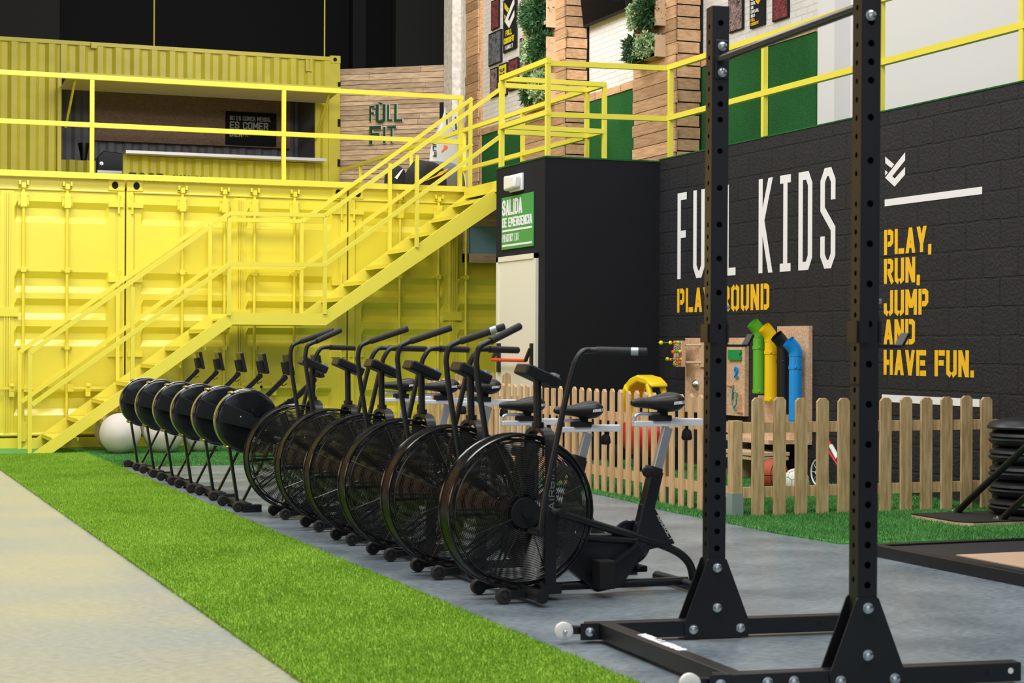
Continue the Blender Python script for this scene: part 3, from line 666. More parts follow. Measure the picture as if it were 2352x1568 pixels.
# ================================================================== DIAGONAL PALLET WALL
du = Vector((.79, -.61, 0)).normalized(); dn = Vector((-du.y, du.x, 0))*-1  # towards the viewer
if dn.y > 0: dn = -dn
O = Vector((7.93, 28.62, 0)); LEN = 2.04
pw = thing('pallet_wall', 'pale pallet wood wall running from the kiosk to the white pillar', 'wall cladding', (0, 0, 0))
m = MB(); z = 2.92
while z < 5.55:
    hh = random.choice((.07, .085, .10)); 
    if z+hh > 5.62: break
    a = 0; cuts = sorted([0, random.uniform(.5, 1.5), LEN])
    for p, q in zip(cuts, cuts[1:]):
        off = random.uniform(0, .012); L2 = q+(random.uniform(-.0, .02) if q == LEN else -.004)
        zz = z+hh-.008; k = 0
        o = O+du*p+dn*(.0+off); e = O+du*L2+dn*off
        m.add([o+Vector((0, 0, z)), e+Vector((0, 0, z)), e-dn*.03+Vector((0, 0, z)), o-dn*.03+Vector((0, 0, z)), o+Vector((0, 0, zz)), e+Vector((0, 0, zz)), e-dn*.03+Vector((0, 0, zz)), o-dn*.03+Vector((0, 0, zz))],
              [(0, 3, 2, 1), (4, 5, 6, 7), (0, 1, 5, 4), (1, 2, 6, 5), (2, 3, 7, 6), (3, 0, 4, 7)])
    z += hh
m.build('planks', PALL2, pw, smooth=False)
o = O-dn*.06; e = o+du*LEN
MB().add([o+Vector((0, 0, 2.9)), e+Vector((0, 0, 2.9)), e+Vector((0, 0, 5.58)), o+Vector((0, 0, 5.58))], [(0, 1, 2, 3)]).build('backing', BLKM, pw, smooth=False)
o = O+du*(LEN-.30)+dn*.02
MB().prism([(0, 4.72), (.27, 4.72), (.27, 5.0), (0, 5.0)], o, du, V, dn*.004).build('dark_opening', BLKM, pw, smooth=False)
t = thing('letter_sign', 'dark green FULL FIT turf letters mounted on the pale pallet wall', 'sign', tuple(O+du*.55+dn*.015+Vector((0, 0, 4.36))))
for s, x, z, wd, hh, tt in (('F', 0, .37, .09, .25, .032), ('U', .11, .33, .17, .31, .05), ('L', .31, .36, .09, .27, .030), ('L', .43, .345, .14, .29, .042), ('F', 0, 0, .20, .29, .055), ('I', .23, .01, .17, .26, .04), ('T', .31, .01, .15, .27, .034)):
    m = MB(); text(m, s, Vector((0, 0, z))+du*x+dn*.045, du, V, wd, hh, tt, 0, dn*.005); lt_ = m.build('letter', LETG, t, smooth=False); m = MB(); text(m, s, Vector((0, 0, z-.004))+du*(x-.004), du, V, wd+.012, hh+.01, tt+.008, 0, dn*.03); m.build('letter_back', WPNT, lt_, smooth=False)
m = MB(); m.prism([(.145, .68), (.21, .66), (.18, .65)], (0, 0, 0), du, V, dn*.05); m.build('letter', LETG, t, smooth=False, label='small pointed mark above the U')

# ================================================================== WOOD CLAD COLUMNS ON UPPER WALL
def clad(label, y0, y1, xf, zt=6.6, group=None, near=True):
    t = thing('wood_clad_column', label, 'column', (0, 0, 0))
    m = MB(); z = 2.91
    while z < zt:
        hh = .132; s0 = random.choice((0, .0, .035, .02)); s1 = random.choice((0, .0, .03, .045))
        m.box(xf-.02-random.uniform(0, .006), xf+.0, y0-s0, y1+s1, z, z+hh)
        if near: m.box(xf+.012, WU-.04-random.uniform(0, .02), y0-.004, y0+.018, z+.02, z+hh+.012)
        z += hh+.008
    m.build('planks', PALL, t, smooth=False)
    MB().box(xf, WU-.001, y0+.02, y1, 2.905, zt).build('core', BLKM if near else PALL, t, smooth=False)
    return t
clad('narrow wood clad column beside the white pillar, farthest of three', 26.04, 26.57, 9.42, 7.2, near=False)
clad('wood clad column with three planters, middle of three', 21.95, 23.42, 9.15, 7.0)
clad('wood clad column with planters right of the television, nearest of three', 18.65, 19.75, 9.15, 6.4)
def leaves(c, size, n, m_, name, par, ls=.03, seed=0, strandy=False):
    g = np.random.default_rng(seed); c = np.array(c); size = np.array(size)
    p = g.normal(size=(n, 3)); p /= np.linalg.norm(p, axis=1)[:, None]; rad = g.uniform(.55, 1.0, n)**.5
    bl = 1+.18*np.sin(p[:, 0]*7+seed)+.15*np.cos(p[:, 1]*6+seed*2)
    q = np.sign(p)*np.abs(p)**.6
    pos = c+q*size*(rad*bl)[:, None]*.8
    a = g.normal(size=(n, 3))+p*1.2; a /= np.linalg.norm(a, axis=1)[:, None]
    b = np.cross(a, g.normal(size=(n, 3))); b /= np.linalg.norm(b, axis=1)[:, None]
    L_ = ls*g.uniform(.6, 1.3, n)[:, None]; W_ = L_*(.16 if strandy else .42)
    if strandy: L_ = L_*1.6
    v = np.empty((n, 4, 3)); v[:, 0] = pos; v[:, 1] = pos+a*L_*.5+b*W_; v[:, 2] = pos+a*L_; v[:, 3] = pos+a*L_*.5-b*W_
    me = bpy.data.meshes.new(name); me.vertices.add(4*n); me.vertices.foreach_set('co', v.reshape(-1)); me.loops.add(4*n); me.polygons.add(n)
    me.loops.foreach_set('vertex_index', np.arange(4*n, dtype=np.int32)); me.polygons.foreach_set('loop_start', np.arange(0, 4*n, 4, dtype=np.int32)); me.polygons.foreach_set('loop_total', np.full(n, 4, dtype=np.int32))
    me.update(calc_edges=True); me.validate(); me.materials.append(m_)
    o = bpy.data.objects.new(name, me); C.objects.link(o); o.parent = par; return o
def planter(label, y0, y1, z0, z1, plants, seed, xf=9.13, wood_end=True):
    t = thing('wall_planter', label, 'planter', (xf, (y0+y1)/2, z0)); yc = (y0+y1)/2
    m = MB(); m.box(-.12, 0, y0-yc, y1-yc, -.03, 0.0); m.box(-.12, -.10, y0-yc, y1-yc, -.03, .05)
    if wood_end: m.box(-.13, .0, y0-yc-.03, y0-yc-.001, -.05, (z1-z0)*.95); m.box(-.12, -.0, y1-yc+.001, y1-yc+.02, -.05, .1)
    m.build('planter_box', PINE, t, smooth=False)
    for k, (a, b, dark) in enumerate(plants):
        yy = y0+(y1-y0)*(a+b)/2-yc; hw = (y1-y0)*(b-a)/2
        leaves((-.12, yy, (z1-z0)*.50), (.15, hw*1.15, (z1-z0)*.68), int(12000*hw*2*(z1-z0+.2)), LEAFD if dark else LEAFL, 'dark_shrub' if dark else 'pale_shrub', t, .05 if dark else .038, seed*7+k, dark)
    return t
planter('large dark green planter at the top of the middle wood column', 22.27, 22.95, 5.38, 6.25, [(0, .98, True), (.90, 1.05, False)], 1)
planter('planter with pale shrub left and dark right on the middle wood column', 22.27, 22.92, 4.94, 5.22, [(0, .5, True), (.45, 1, False)], 2)
planter('lowest planter with dark shrub left and pale right on the middle column', 22.27, 22.90, 4.42, 4.74, [(0, .58, False), (.62, 1.1, True)], 3)
planter('planter with pale and dark shrubs on the nearest wood column', 18.92, 19.50, 4.86, 5.12, [(0, .55, True), (.5, 1, False)], 4)
planter('lower planter with pale shrub and small dark tuft on the nearest column', 18.92, 19.52, 4.50, 4.71, [(0, .62, False), (.66, 1.08, True)], 5)
planter('planter with dark fern at the top edge by the television', 19.3, 19.9, 5.34, 5.6, [(.1, 1, True)], 6)
tv = thing('television', 'black television mounted on the white brick wall between wood columns', 'television', (9.42, 21.2, 5.30))
b_ = MB().box(-.03, .03, -.66, .72, 0, .80).build('casing', BLKM, tv, smooth=False, bevel=.006); MB().box(-.033, -.03, -.63, .69, .03, .77).build('screen', SCREEN, tv, smooth=False)
tv.rotation_euler = (0, R(-7), 0)

def poster(label, y0, y1, z0, z1, m_, kind='photo'):
    t = thing('poster', label, 'poster', (WU, (y0+y1)/2, (z0+z1)/2), 0, None); hw = (y1-y0)/2; hh = (z1-z0)/2
    MB().box(-.03, 0, -hw, hw, -hh, hh).build('frame', BLKM, t, smooth=False)
    if kind == 'photo': MB().box(-.0325, -.03, -hw*.92, hw*.92, -hh*.94, hh*.9).build('print', m_, t, smooth=False)
    return t, hw, hh
poster('small photo poster at the top left of the white wall', 25.33, 25.65, 5.86, 6.30, POST[0])
poster('dark group photo poster below the top left one', 25.22, 25.76, 5.33, 5.82, POST[1])
t, hw, hh = poster('black emblem poster with FULL CROSSFIT FAMILY lettering', 24.60, 25.13, 5.44, 6.22, None, 'x')
mw = MB(); my = MB(); emblem(mw, my, (-.031, hw*.75, -.06), U, V, hw*1.5, .42, (-.003, 0, 0)); text(mw, 'FAMILY', (-.031, .17, -.36), U, V, .036, .06, .007, .022, (-.003, 0, 0))
text(my, 'FULL', (-.031, .15, -.16), U, V, .055, .085, .018, .012, (-.003, 0, 0)); text(my, 'CROSSFIT', (-.031, .22, -.27), U, V, .048, .085, .015, .009, (-.003, 0, 0))
mw.build('print', LET, t, smooth=False); my.build('print', mat('yellow_print', (.75, .62, .02), .6), t, smooth=False)
poster('narrow photo poster at the left of the lowest row', 25.38, 25.69, 4.84, 5.28, POST[2])
t, hw, hh = poster('yellow poster in the middle of the lowest row', 24.98, 25.31, 4.81, 5.29, mat('yellow_print_b', (.80, .68, .03), .6))
m = MB()
for k in range(5): text(m, 'FULLNO', (-.0326, .12, .12-.07*k), U, V, .03, .05, .009, .006, (-.002, 0, 0))
m.build('lettering', BLKL, t, smooth=False)
poster('photo poster partly behind the planters in the lowest row', 24.52, 24.90, 4.84, 5.30, POST[0])
poster('small dark photo poster just left of the middle wood column', 24.15, 24.45, 5.12, 5.55, POST[1])
poster('photo poster on the white brick wall, left of three at the right', 17.67, 18.0, 4.60, 5.0, POST[2])
t, hw, hh = poster('black slogan poster on the white brick wall, middle of three at the right', 17.18, 17.50, 4.57, 5.0, None, 'x')
mw = MB(); my = MB()
for k, s in enumerate(('SIN', 'EGOS,', 'SIN', 'ESPEJOS,', 'SOLO')): text(mw, s, (-.031, .13, .08-.045*k), U, V, .02, .034, .006, .004, (-.002, 0, 0))
text(my, 'FULL', (-.031, .13, -.145), U, V, .02, .034, .006, .004, (-.002, 0, 0)); text(my, 'CROSSFIT', (-.031, .13, -.19), U, V, .02, .034, .006, .004, (-.002, 0, 0)); emblem(my, my, (-.031, .03, .02), U, V, .13, .15, (-.002, 0, 0))
mw.build('print', LET, t, smooth=False); my.build('print', LETY, t, smooth=False)
poster('colourful photo poster on the white brick wall, right of three at the right', 16.67, 17.0, 4.56, 5.0, POST[0])

# ---------- surfboards and cushions
def surfboard(label, x, y, tilt, hgt, decal):
    t = thing('surfboard', label, 'surfboard', (x, y, 2.905)); m = MB(); n = 22; vs = []; fs = []; K = 12
    for i in range(n+1):
        s = i/n; wd = .26*(max(0, math.sin(PI*min(1, (s*.93+.07)**.9)))**.55)*(1 if s < .6 else max(0.01, 1-((s-.6)/.4)**1.8))
        wd = max(wd, .004); th = .032*min(1, wd/.1)
        yb = .06*(s-.4)**2*2
        for k in range(K): a = 2*PI*k/K; vs.append((math.cos(a)*wd, math.sin(a)*th-yb, s*hgt))
    for i in range(n):
        for k in range(K): fs.append((i*K+k, i*K+(k+1) % K, (i+1)*K+(k+1) % K, (i+1)*K+k))
    fs.append(tuple(range(K))[::-1]); fs.append(tuple(range(n*K, (n+1)*K))); m.add(vs, fs); m.build('board', SURF, t)
    d = MB(); text(d, decal, (-.21, -.05, 1.05), (0, 0, 1), (1, 0, 0), .075, .06, .014, .012, (0, -.004, 0)); d.bar((.02, -.06, 1.52), (.02, -.05, 1.72), .02, .01, (0, 1, 0)); d.bar((-.12, -.05, 1.40), (.0, -.055, 1.50), .03, .006, (0, 1, 0)); d.build('decal', BLKL, t, smooth=False)
    t.rotation_euler = (R(-5), 0, tilt); return t
surfboard('white surfboard with red mark leaning by the pillar, left of two', 8.86, 25.90, R(-4), 1.83, 'FULL')
surfboard('greyish surfboard partly hidden behind the left one', 9.12, 26.24, R(-6), 1.74, 'TYE')
MB().prism([(0, 0), (.10, .07), (.09, .1), (.04, .11), (.03, .05), (0, .02)], (-.07, -.045, 1.12), (1, 0, 0), V, (0, -.006, 0)).build('decal', ORG, bpy.data.objects['surfboard'], smooth=False, label='red decal')
def beanbag(name, label, c, s, m_, rz=0, cat='cushion'):
    m = MB(); m.sphere((0, 0, 0), 1, 28, 16)
    vs = []
    for x, y, z in m.v:
        q = [math.copysign(abs(a)**.75, a) for a in (x, y, z)]
        k = 1+.05*math.sin(5*x+3*z)+.04*math.sin(7*y)
        zz = max(q[2]*s[2]*k, -s[2]*.75)+s[2]*.75
        vs.append((q[0]*s[0]*k, q[1]*s[1]*k, zz))
    m.v = vs; o = m.build(name, m_); o.location = c; o.rotation_euler = (0, 0, rz); tag(o, label, cat); return o
bb = beanbag('bean_bag', 'grey fabric bean bag behind the container railing', (7.22, 21.4, 2.9), (.25, .35, .28), CUSHG, .3, 'bean bag')
b1 = beanbag('cushion', 'black cushion with yellow stripe, right of two on the container top', (6.82, 20.7, 2.9), (.26, .18, .24), CUSH, .4)
b2 = beanbag('cushion', 'small black cushion with white mark, left of two on the container top', (6.52, 20.95, 2.9), (.13, .12, .22), CUSH, 0)
MB().prism([(-.18, .16), (.08, .25), (.18, .33), (.05, .28), (.0, .24), (-.12, .19)], (0, -.19, 0), (1, 0, 0), V, (0, -.01, 0)).build('stripe', LETY, b1, smooth=False)
MB().prism([(-.03, .20), (.05, .33), (.02, .31), (-.06, .22)], (0, -.125, 0), (1, 0, 0), V, (0, -.01, 0)).build('mark', LET, b2, smooth=False)
tag(MB().box(5.42, 5.8, 19.62, 20.0, 2.905, 2.93).build('rubber_mat', RUB, smooth=False), 'thin black mat on the container top beside the kiosk corner', 'mat')

# ================================================================== TURF ON THE FLOOR
def blades(pts_fn, n, h, wd, name, m_, par=None):
    g = np.random.default_rng(abs(hash(name)) % 1000 if False else len(name)+n % 97)
    P = pts_fn(g, n); n = len(P)
    ang = g.uniform(0, 2*PI, n); lean = g.normal(0, .35, (n, 2)); hh = h*g.uniform(.6, 1.25, n)
    b = np.stack([np.cos(ang), np.sin(ang), np.zeros(n)], 1)*wd/2
    base = np.concatenate([P, np.full((n, 1), .004)], 1)
    tip = base+np.stack([lean[:, 0]*hh, lean[:, 1]*hh, hh], 1)
    v = np.stack([base-b, base+b, tip], 1).reshape(-1)
    me = bpy.data.meshes.new(name); me.vertices.add(3*n); me.vertices.foreach_set('co', v); me.loops.add(3*n); me.polygons.add(n)
    me.loops.foreach_set('vertex_index', np.arange(3*n, dtype=np.int32)); me.polygons.foreach_set('loop_start', np.arange(0, 3*n, 3, dtype=np.int32)); me.polygons.foreach_set('loop_total', np.full(n, 3, dtype=np.int32))
    me.update(calc_edges=True); me.materials.append(m_); o = bpy.data.objects.new(name, me); C.objects.link(o)
    if par: o.parent = par
    return o
ts = MB().box(1.49, 2.51, 4.0, 18.5, 0, .012).build('turf_strip', TURF1, smooth=False); tag(ts, 'bright green turf lane running diagonally from the foreground to the stairs', 'turf')
bl = blades(lambda g, n: np.stack([1.485+1.03*g.uniform(0, 1, n), 4.4+14.1*g.uniform(0, 1, n)**1.25], 1), 230000, .022, .006, 'turf_pile', TURF1, ts); bl['kind'] = 'stuff'
tb = MB().box(2.51, 6.36, 16.45, 17.12, 0, .008).box(2.51, 7.9, 17.12, 19.6, 0, .008).box(-3, 2.51, 18.5, 19.6, 0, .008).build('turf_strip', TURF2, smooth=False); tag(tb, 'darker green turf in front of the yellow containers', 'turf')
bl = blades(lambda g, n: np.stack([2.5+3.2*g.uniform(0, 1, n), 16.43+2.6*g.uniform(0, 1, n)], 1), 60000, .02, .008, 'turf_pile', TURF2, tb); bl['kind'] = 'stuff'
edge = [(5.46, 16.45), (5.45, 14.5), (5.44, 12.53), (5.42, 11.82), (5.33, 10.97), (5.35, 10.47), (5.32, 9.49), (5.38, 8.85), (5.63, 8.80), (7.57, 8.72)]
poly = edge+[(7.57, 15.79), (6.38, 15.79), (6.38, 16.45)]
pt = MB().prism(poly, (0, 0, 0), (1, 0, 0), (0, 1, 0), (0, 0, .010)).build('play_turf', TURF2, smooth=False); tag(pt, 'green play area turf inside and around the picket fence', 'turf')
def pp(g, n):
    y = 8.75+7.6*g.uniform(0, 1, n); ex = np.interp(y, [8.72, 8.80, 8.85, 9.49, 10.47, 10.97, 11.82, 12.53, 16.45], [6.9, 5.63, 5.38, 5.32, 5.35, 5.33, 5.42, 5.44, 5.46])
    x = ex-.01+(7.56-ex)*g.uniform(0, 1, n); k = (x < 6.36) | (y < 15.79); return np.stack([x, y], 1)[k]
bl = blades(pp, 150000, .026, .007, 'turf_pile', TURF2, pt); bl['kind'] = 'stuff'

# ================================================================== EXERCISE BALLS
for i, (x, y, r, lab) in enumerate([(2.82, 18.30, .205, 'large chalky white exercise ball, leftmost in front under the stairs'), (3.26, 18.32, .205, 'white exercise ball second from the left behind the rowing machines'),
        (3.66, 18.34, .195, 'white exercise ball third from the left behind the rowing machines'), (4.08, 18.34, .19, 'white exercise ball rightmost behind the rowing machine legs'),
        (2.86, 18.98, .20, 'grey shaded ball behind the leftmost white ball'), (3.38, 19.0, .24, 'larger shaded ball under the stairs behind the front row')]):
    tag(MB().sphere((0, 0, r), r, 40, 24).build('exercise_ball', BALLM), lab, 'ball').location = (x, y, .006)

# ================================================================== AIR BIKES
def handle(side, ang):     # neutral lever rotated by ang about its pivot
    pts = [(0, 0), (.03, .188), (.122, .598), (.149, .693), (.163, .735), (.196, .779), (.240, .785), (.285, .784), (.455, .780)]
    pv = Vector((.02, .31)); out = []
    for x, z in pts:
        fl = math.copysign({7: .02, 8: .11}.get(len(out), 0), side)
        out.append((pv.x+x*math.cos(ang)-z*math.sin(ang), side+fl, pv.y+x*math.sin(ang)+z*math.cos(ang)))
    return out
def make_bike(label):
    t = thing('air_bike', label, 'exercise bike', (0, 0, 0))
    # fan cage
    m = MB(); cz = .385
    for s in (-1, 1):
        for k in range(32):
            r = .085+k*.00775
            y = s*(.062+.050*(1-(r/.335)**2))
            m.ring((0, y, cz), r, .0022, 'y', 44, 3)
        for k in range(8):
            a = 2*PI*k/8+.38
            pts = [(math.cos(a)*r, s*(.062+.050*(1-(r/.335)**2))+s*.003, cz+math.sin(a)*r) for r in (.07, .14, .22, .29, .335)]
            m.tube(pts, .0018, 4)
    for k in range(9): m.ring((0, -.062+k*.0155, cz), .337, .0026, 'y', 48, 3)
    m.build('fan_cage', WIRE, t)
    m = MB()
    for s in (-1, 1): m.ring((0, s*.062, cz), .337, .0068, 'y', 56, 6); m.ring((0, s*.070, cz), .312, .005, 'y', 52, 5)
    m.build('cage_rim', BLKG, t)
    m = MB()
    for s in (-1, 1): m.cyl((0, s*.105, cz), (0, s*.118, cz), .066, 28)
    m.cyl((0, -.14, cz), (0, .14, cz), .022, 14); m.build('hub', BLK, t)
    m = MB()
    for k in range(10):
        a = 2*PI*k/10; c_, s_ = math.cos(a), math.sin(a)
        for j in (-1, 1): m.bar((c_*.05+s_*.012*j, 0, cz+s_*.05-c_*.012*j), (c_*.30+s_*.012*j, 0, cz+s_*.30-c_*.012*j), .008, .008)
        m.add([(c_*.17, -.045, cz+s_*.17), (c_*.31, -.045, cz+s_*.31), (c_*.31-s_*.03, .045, cz+s_*.31+c_*.03), (c_*.17-s_*.02, .045, cz+s_*.17+c_*.02)], [(0, 1, 2, 3)])
    m.cyl((0, -.03, cz), (0, .03, cz), .07, 20); m.build('fan_blades', BLKM, t, smooth=False, fix=False)
    # upright fork strap over the fan
    m = MB(); xs = (.085, .135); sh = [(-.135, .06), (-.135, .62), (-.130, .70), (-.105, .735), (-.06, .75), (0, .755), (.06, .75), (.105, .735), (.130, .70), (.135, .62), (.135, .06)]
    outer = sh; inner = [(y*.90, z-(.018 if abs(y) < .12 else 0)) for y, z in sh]; n = len(sh)
    vs = [(xs[0], y, z) for y, z in outer]+[(xs[1], y, z) for y, z in outer]+[(xs[0], y, z) for y, z in inner]+[(xs[1], y, z) for y, z in inner]; fs = []
    for i in range(n-1): fs += [(i, i+1, n+i+1, n+i), (2*n+i, 3*n+i, 3*n+i+1, 2*n+i+1), (i, 2*n+i, 2*n+i+1, i+1), (n+i, n+i+1, 3*n+i+1, 3*n+i)]
    m.add(vs, fs); fk = m.build('fork', BLK, t)
    m = MB(); text(m, 'AIRBIKE', (.124, -.1355, .40), (0, 0, 1), (-1, 0, 0), .030, .026, .003, .007, (0, -.002, 0)); m.build('lettering', DGRY, fk, smooth=False)
    m = MB(); m.cyl((.10, 0, .74), (.095, 0, .965), .018, 14); m.cyl((.10, 0, .755), (.10, 0, .775), .027, 14); m.build('mast', BLK, t)
    m = MB(); m.box(-.088, .088, -.075, .075, -.024, .024); mo = m.build('monitor', BLK, t, smooth=False, bevel=.008); mo.location = (.098, 0, .980); mo.rotation_euler = (0, R(23.5), 0)
    MB().box(-.07, .045, -.06, .06, .024, .027).build('screen', SCREEN, mo, smooth=False)
    MB().box(.052, .076, -.055, .035, .024, .038).build('button_pad', GALV, mo, smooth=False)
    # front stabiliser, wheels
    m = MB(); m.cyl((0.0, -.30, .045), (0.0, .30, .045), .026, 14); m.cyl((0, -.315, .045), (0, -.285, .045), .030, 14); m.cyl((0, .315, .045), (0, .285, .045), .030, 14)
    for s in (-.16, .16): m.bar((0, s, .045), (-.11, s, .036), .03, .03)
    m.build('front_stabiliser', BLK, t)
    for s in (-.16, .16):
        MB().lathe((-.12, s-.018, .036), (0, 1, 0), [(-.004, .001), (-.004, .008), (.004, .010), (.004, .022), (0, .024), (.001, .031), (.006, .035), (.030, .035), (.035, .031), (.036, .018)], 20).build('wheel', RUB, t)
    m = MB(); m.cyl((.82, -.28, .03), (.82, .28, .03), .024, 14); m.box(.78, .86, -.29, -.22, 0, .02); m.box(.78, .86, .22, .29, 0, .02); m.build('rear_stabiliser', BLK, t)
    m = MB(); m.cyl((0, 0, .045), (.84, 0, .04), .020, 12); m.box(.06, .16, -.14, .14, .03, .07)
    m.tube(smooth([(.12, -.10, .39), (.376, -.05, .312), (.66, -.01, .225), (.745, 0, .195), (.81, 0, .160), (.855, 0, .110), (.872, 0, .041)]), .019, 12)
    m.cyl((.12, -.06, .28), (.57, -.03, .235), .018, 10); m.build('frame', BLK, t)
    MB().prism([(.24, .12), (.377, .012), (.495, .03), (.62, .20), (.56, .27), (.20, .27)], (0, -.035, 0), (1, 0, 0), V, (0, .07, 0)).build('chain_guard', BLK, t, smooth=False, bevel=.008)
    m = MB(); m.bar((.585, 0, .20), (.678, 0, .548), .055, .060); m.prism([(.60, .40), (.66, .39), (.77, .215), (.58, .18)], (0, -.02, 0), (1, 0, 0), V, (0, .04, 0)); sp = m.build('seat_tube', BLK, t, smooth=False, bevel=.005)
    m = MB(); text(m, 'ASSAULT', (.672, -.0205, .345), Vector((.52, 0, -.85)), Vector((.85, 0, .52)), .016, .018, .003, .004, (0, -.001, 0)); m.build('lettering', GRYW, sp, smooth=False)
    m = MB(); m.ring((.575, .05, .22), .092, .012, 'y', 36, 8); m.cyl((.575, .04, .22), (.575, .06, .22), .088, 28); m.build('chain_ring', BLKG, t)
    m = MB(); m.bar((.565, -.06, .23), (.40, -.06, .12), .014, .030, (0, 1, 0)); m.bar((.575, .085, .22), (.63, .085, .095), .014, .026, (0, 1, 0)); m.cyl((.575, -.07, .22), (.575, .09, .22), .014, 10); m.build('crank', BLKG, t)
    for y, x, z, hx, hz_ in ((-.12, .37, .105, .038, .062), (.14, .635, .090, .05, .014)): MB().box(x-hx, x+hx, y-.045, y+.045, z-hz_, z+hz_).build('pedal', BLKM, t, smooth=False, bevel=.004)
    MB().cyl((.12, -.14, .392), (.12, -.21, .392), .014, 12).build('foot_peg', STEEL, t); MB().cyl((.12, -.205, .392), (.12, -.235, .392), .018, 12).build('peg_cap', BLKM, t)
    # seat assembly under its own post
    po = MB().bar((.668, 0, .50), (.737, 0, .745), .030, .044).build('seat_post', SILV, t, smooth=False, bevel=.003)
    m = MB()
    for k in range(8): m.box(.7002+.0, .7004, 0, 0, 0, 0) if False else None
    m = MB(); m.bar((.566, 0, .762), (.745, 0, .762), .04, .026); m.bar((.745, 0, .768), (.906, 0, .766), .046, .034); m.build('seat_slider', mat('polished_aluminium', (.92, .95, 1.0), .35, metal=.35) if 'polished_aluminium' not in MATS else MATS['polished_aluminium'], po, smooth=False, bevel=.004)
    m = MB(); m.tube([(.572, .0, .765), (.572, 0, .79), (.582, 0, .803), (.60, 0, .807), (.70, 0, .805)], .009, 10); m.build('carry_handle', SILV, po)
    m = MB(); m.box(.655, .745, -.03, .03, .775, .80); m.cyl((.715, 0, .79), (.715, 0, .83), .022, 12); m.sphere((.715, 0, .83), .028, 12, 8); m.build('seat_clamp', BLKM, po)
    m = MB(); m.cyl((.835, 0, .75), (.835, 0, .725), .008, 8); m.lathe((.835, 0, .735), (0, 0, -1), [(0, .012), (.01, .022), (.04, .026), (.05, .02), (.052, 0.0)], 14); m.build('slider_knob', BLKM, po)
    m = MB(); secs = [(.556, .014, .846, .866), (.572, .024, .838, .876), (.60, .028, .834, .880), (.64, .034, .830, .882), (.675, .052, .824, .888), (.71, .076, .818, .898), (.745, .090, .814, .905), (.772, .088, .820, .903), (.790, .072, .834, .892), (.798, .034, .850, .876)]
    vs = []; fs = []; K = 16
    for x, hw, zb, zt in secs:
        for k in range(K):
            a = 2*PI*k/K; cy, sz = math.cos(a), math.sin(a); zc = (zb+zt)/2
            vs.append((x, hw*math.copysign(abs(cy)**.8, cy), zc+(zt-zb)/2*math.copysign(abs(sz)**.75, sz)))
    for i in range(len(secs)-1):
        for k in range(K): fs.append((i*K+k, i*K+(k+1) % K, (i+1)*K+(k+1) % K, (i+1)*K+k))
    fs.append(tuple(range(K))[::-1]); fs.append(tuple(range((len(secs)-1)*K, len(secs)*K))); m.add(vs, fs)
    sd = m.build('saddle', SADD, po)
    m = MB(); text(m, 'ASSAULT', (.724, -.0935, .850), (1, .0, .10), V, .0062, .013, .0020, .0014, (0, -.004, 0)); m.build('lettering', LET, sd, smooth=False)
    m = MB(); m.cyl((.645, -.02, .548), (.60, -.09, .552), .011, 10); m.lathe((.60, -.09, .552), (-.5, -.8, .03), [(0, .018), (.01, .026), (.035, .026), (.045, .018)], 14); m.build('height_knob', BLKM, t)
    m = MB(); m.bar((.66, 0, .525), (.672, 0, .565), .062, .066); m.build('seat_collar', BLKM, t, smooth=False, bevel=.005)
    return t
def add_handles(t, near_back, band=False):
    a = R(-0.); b = R(22.3)
    an, af = (a, b) if near_back else (b, a)
    for y, g in ((-.23, an), (.23, af)):
        P = handle(y, g)
        m = MB(); m.tube(smooth(P[:8]), .0135, 12); m.cyl((.02, y*.55, .31), (.02, y*1.05, .31), .018, 12); h = m.build('handlebar', BLK, t)
        q, e = Vector(P[7])-(Vector(P[8])-Vector(P[6])).normalized()*.03, Vector(P[8])
        MB().tube([q, q.lerp(e, .5), e-(e-q).normalized()*.004, e], [.0175, .0175, .0175, .013], 14).build('grip', RUB, h)
        a_ = q.lerp(e, .68); b_ = q.lerp(e, .82); 
        if band and y < 0: MB().cyl(a_, b_, .0182, 14).build('grip_band', GALV, h)
bike0 = make_bike('black fan bike, nearest of six, beside the squat rack')
labs = ['black fan bike, nearest of six, beside the squat rack', 'black fan bike second from the squat rack, with lowered seat', 'black fan bike third from the squat rack, with lowered seat',
        'black fan bike fourth from the squat rack', 'black fan bike fifth from the squat rack', 'black fan bike sixth from the rack, next to the rowing machines']
for i, (yy, lab, nb, dz) in enumerate(zip((7.45, 8.30, 9.07, 9.83, 10.60, 11.40), labs, (1, 0, 0, 0, 1, 0), (0, -.065, -.065, .015, .0, -.01))):
    t = bike0 if i == 0 else copy_tree(bike0)
    t.location = (2.88, yy, 0); t['label'] = lab; t['group'] = 'row of fan bikes'
    if i: t.location.x += (0, -.01, -.01, 0, .02, .01)[i]
    for ch in t.children:
        if ch.name.startswith('seat_post'): ch.location = (dz*.28, 0, dz)
# handles are added after the copies because each bike's levers stand differently
for k, (t, nb) in enumerate(zip([o for o in C.objects if o.name.startswith('air_bike')], (1, 0, 0, 0, 1, 0))): add_handles(t, nb, k < 2)

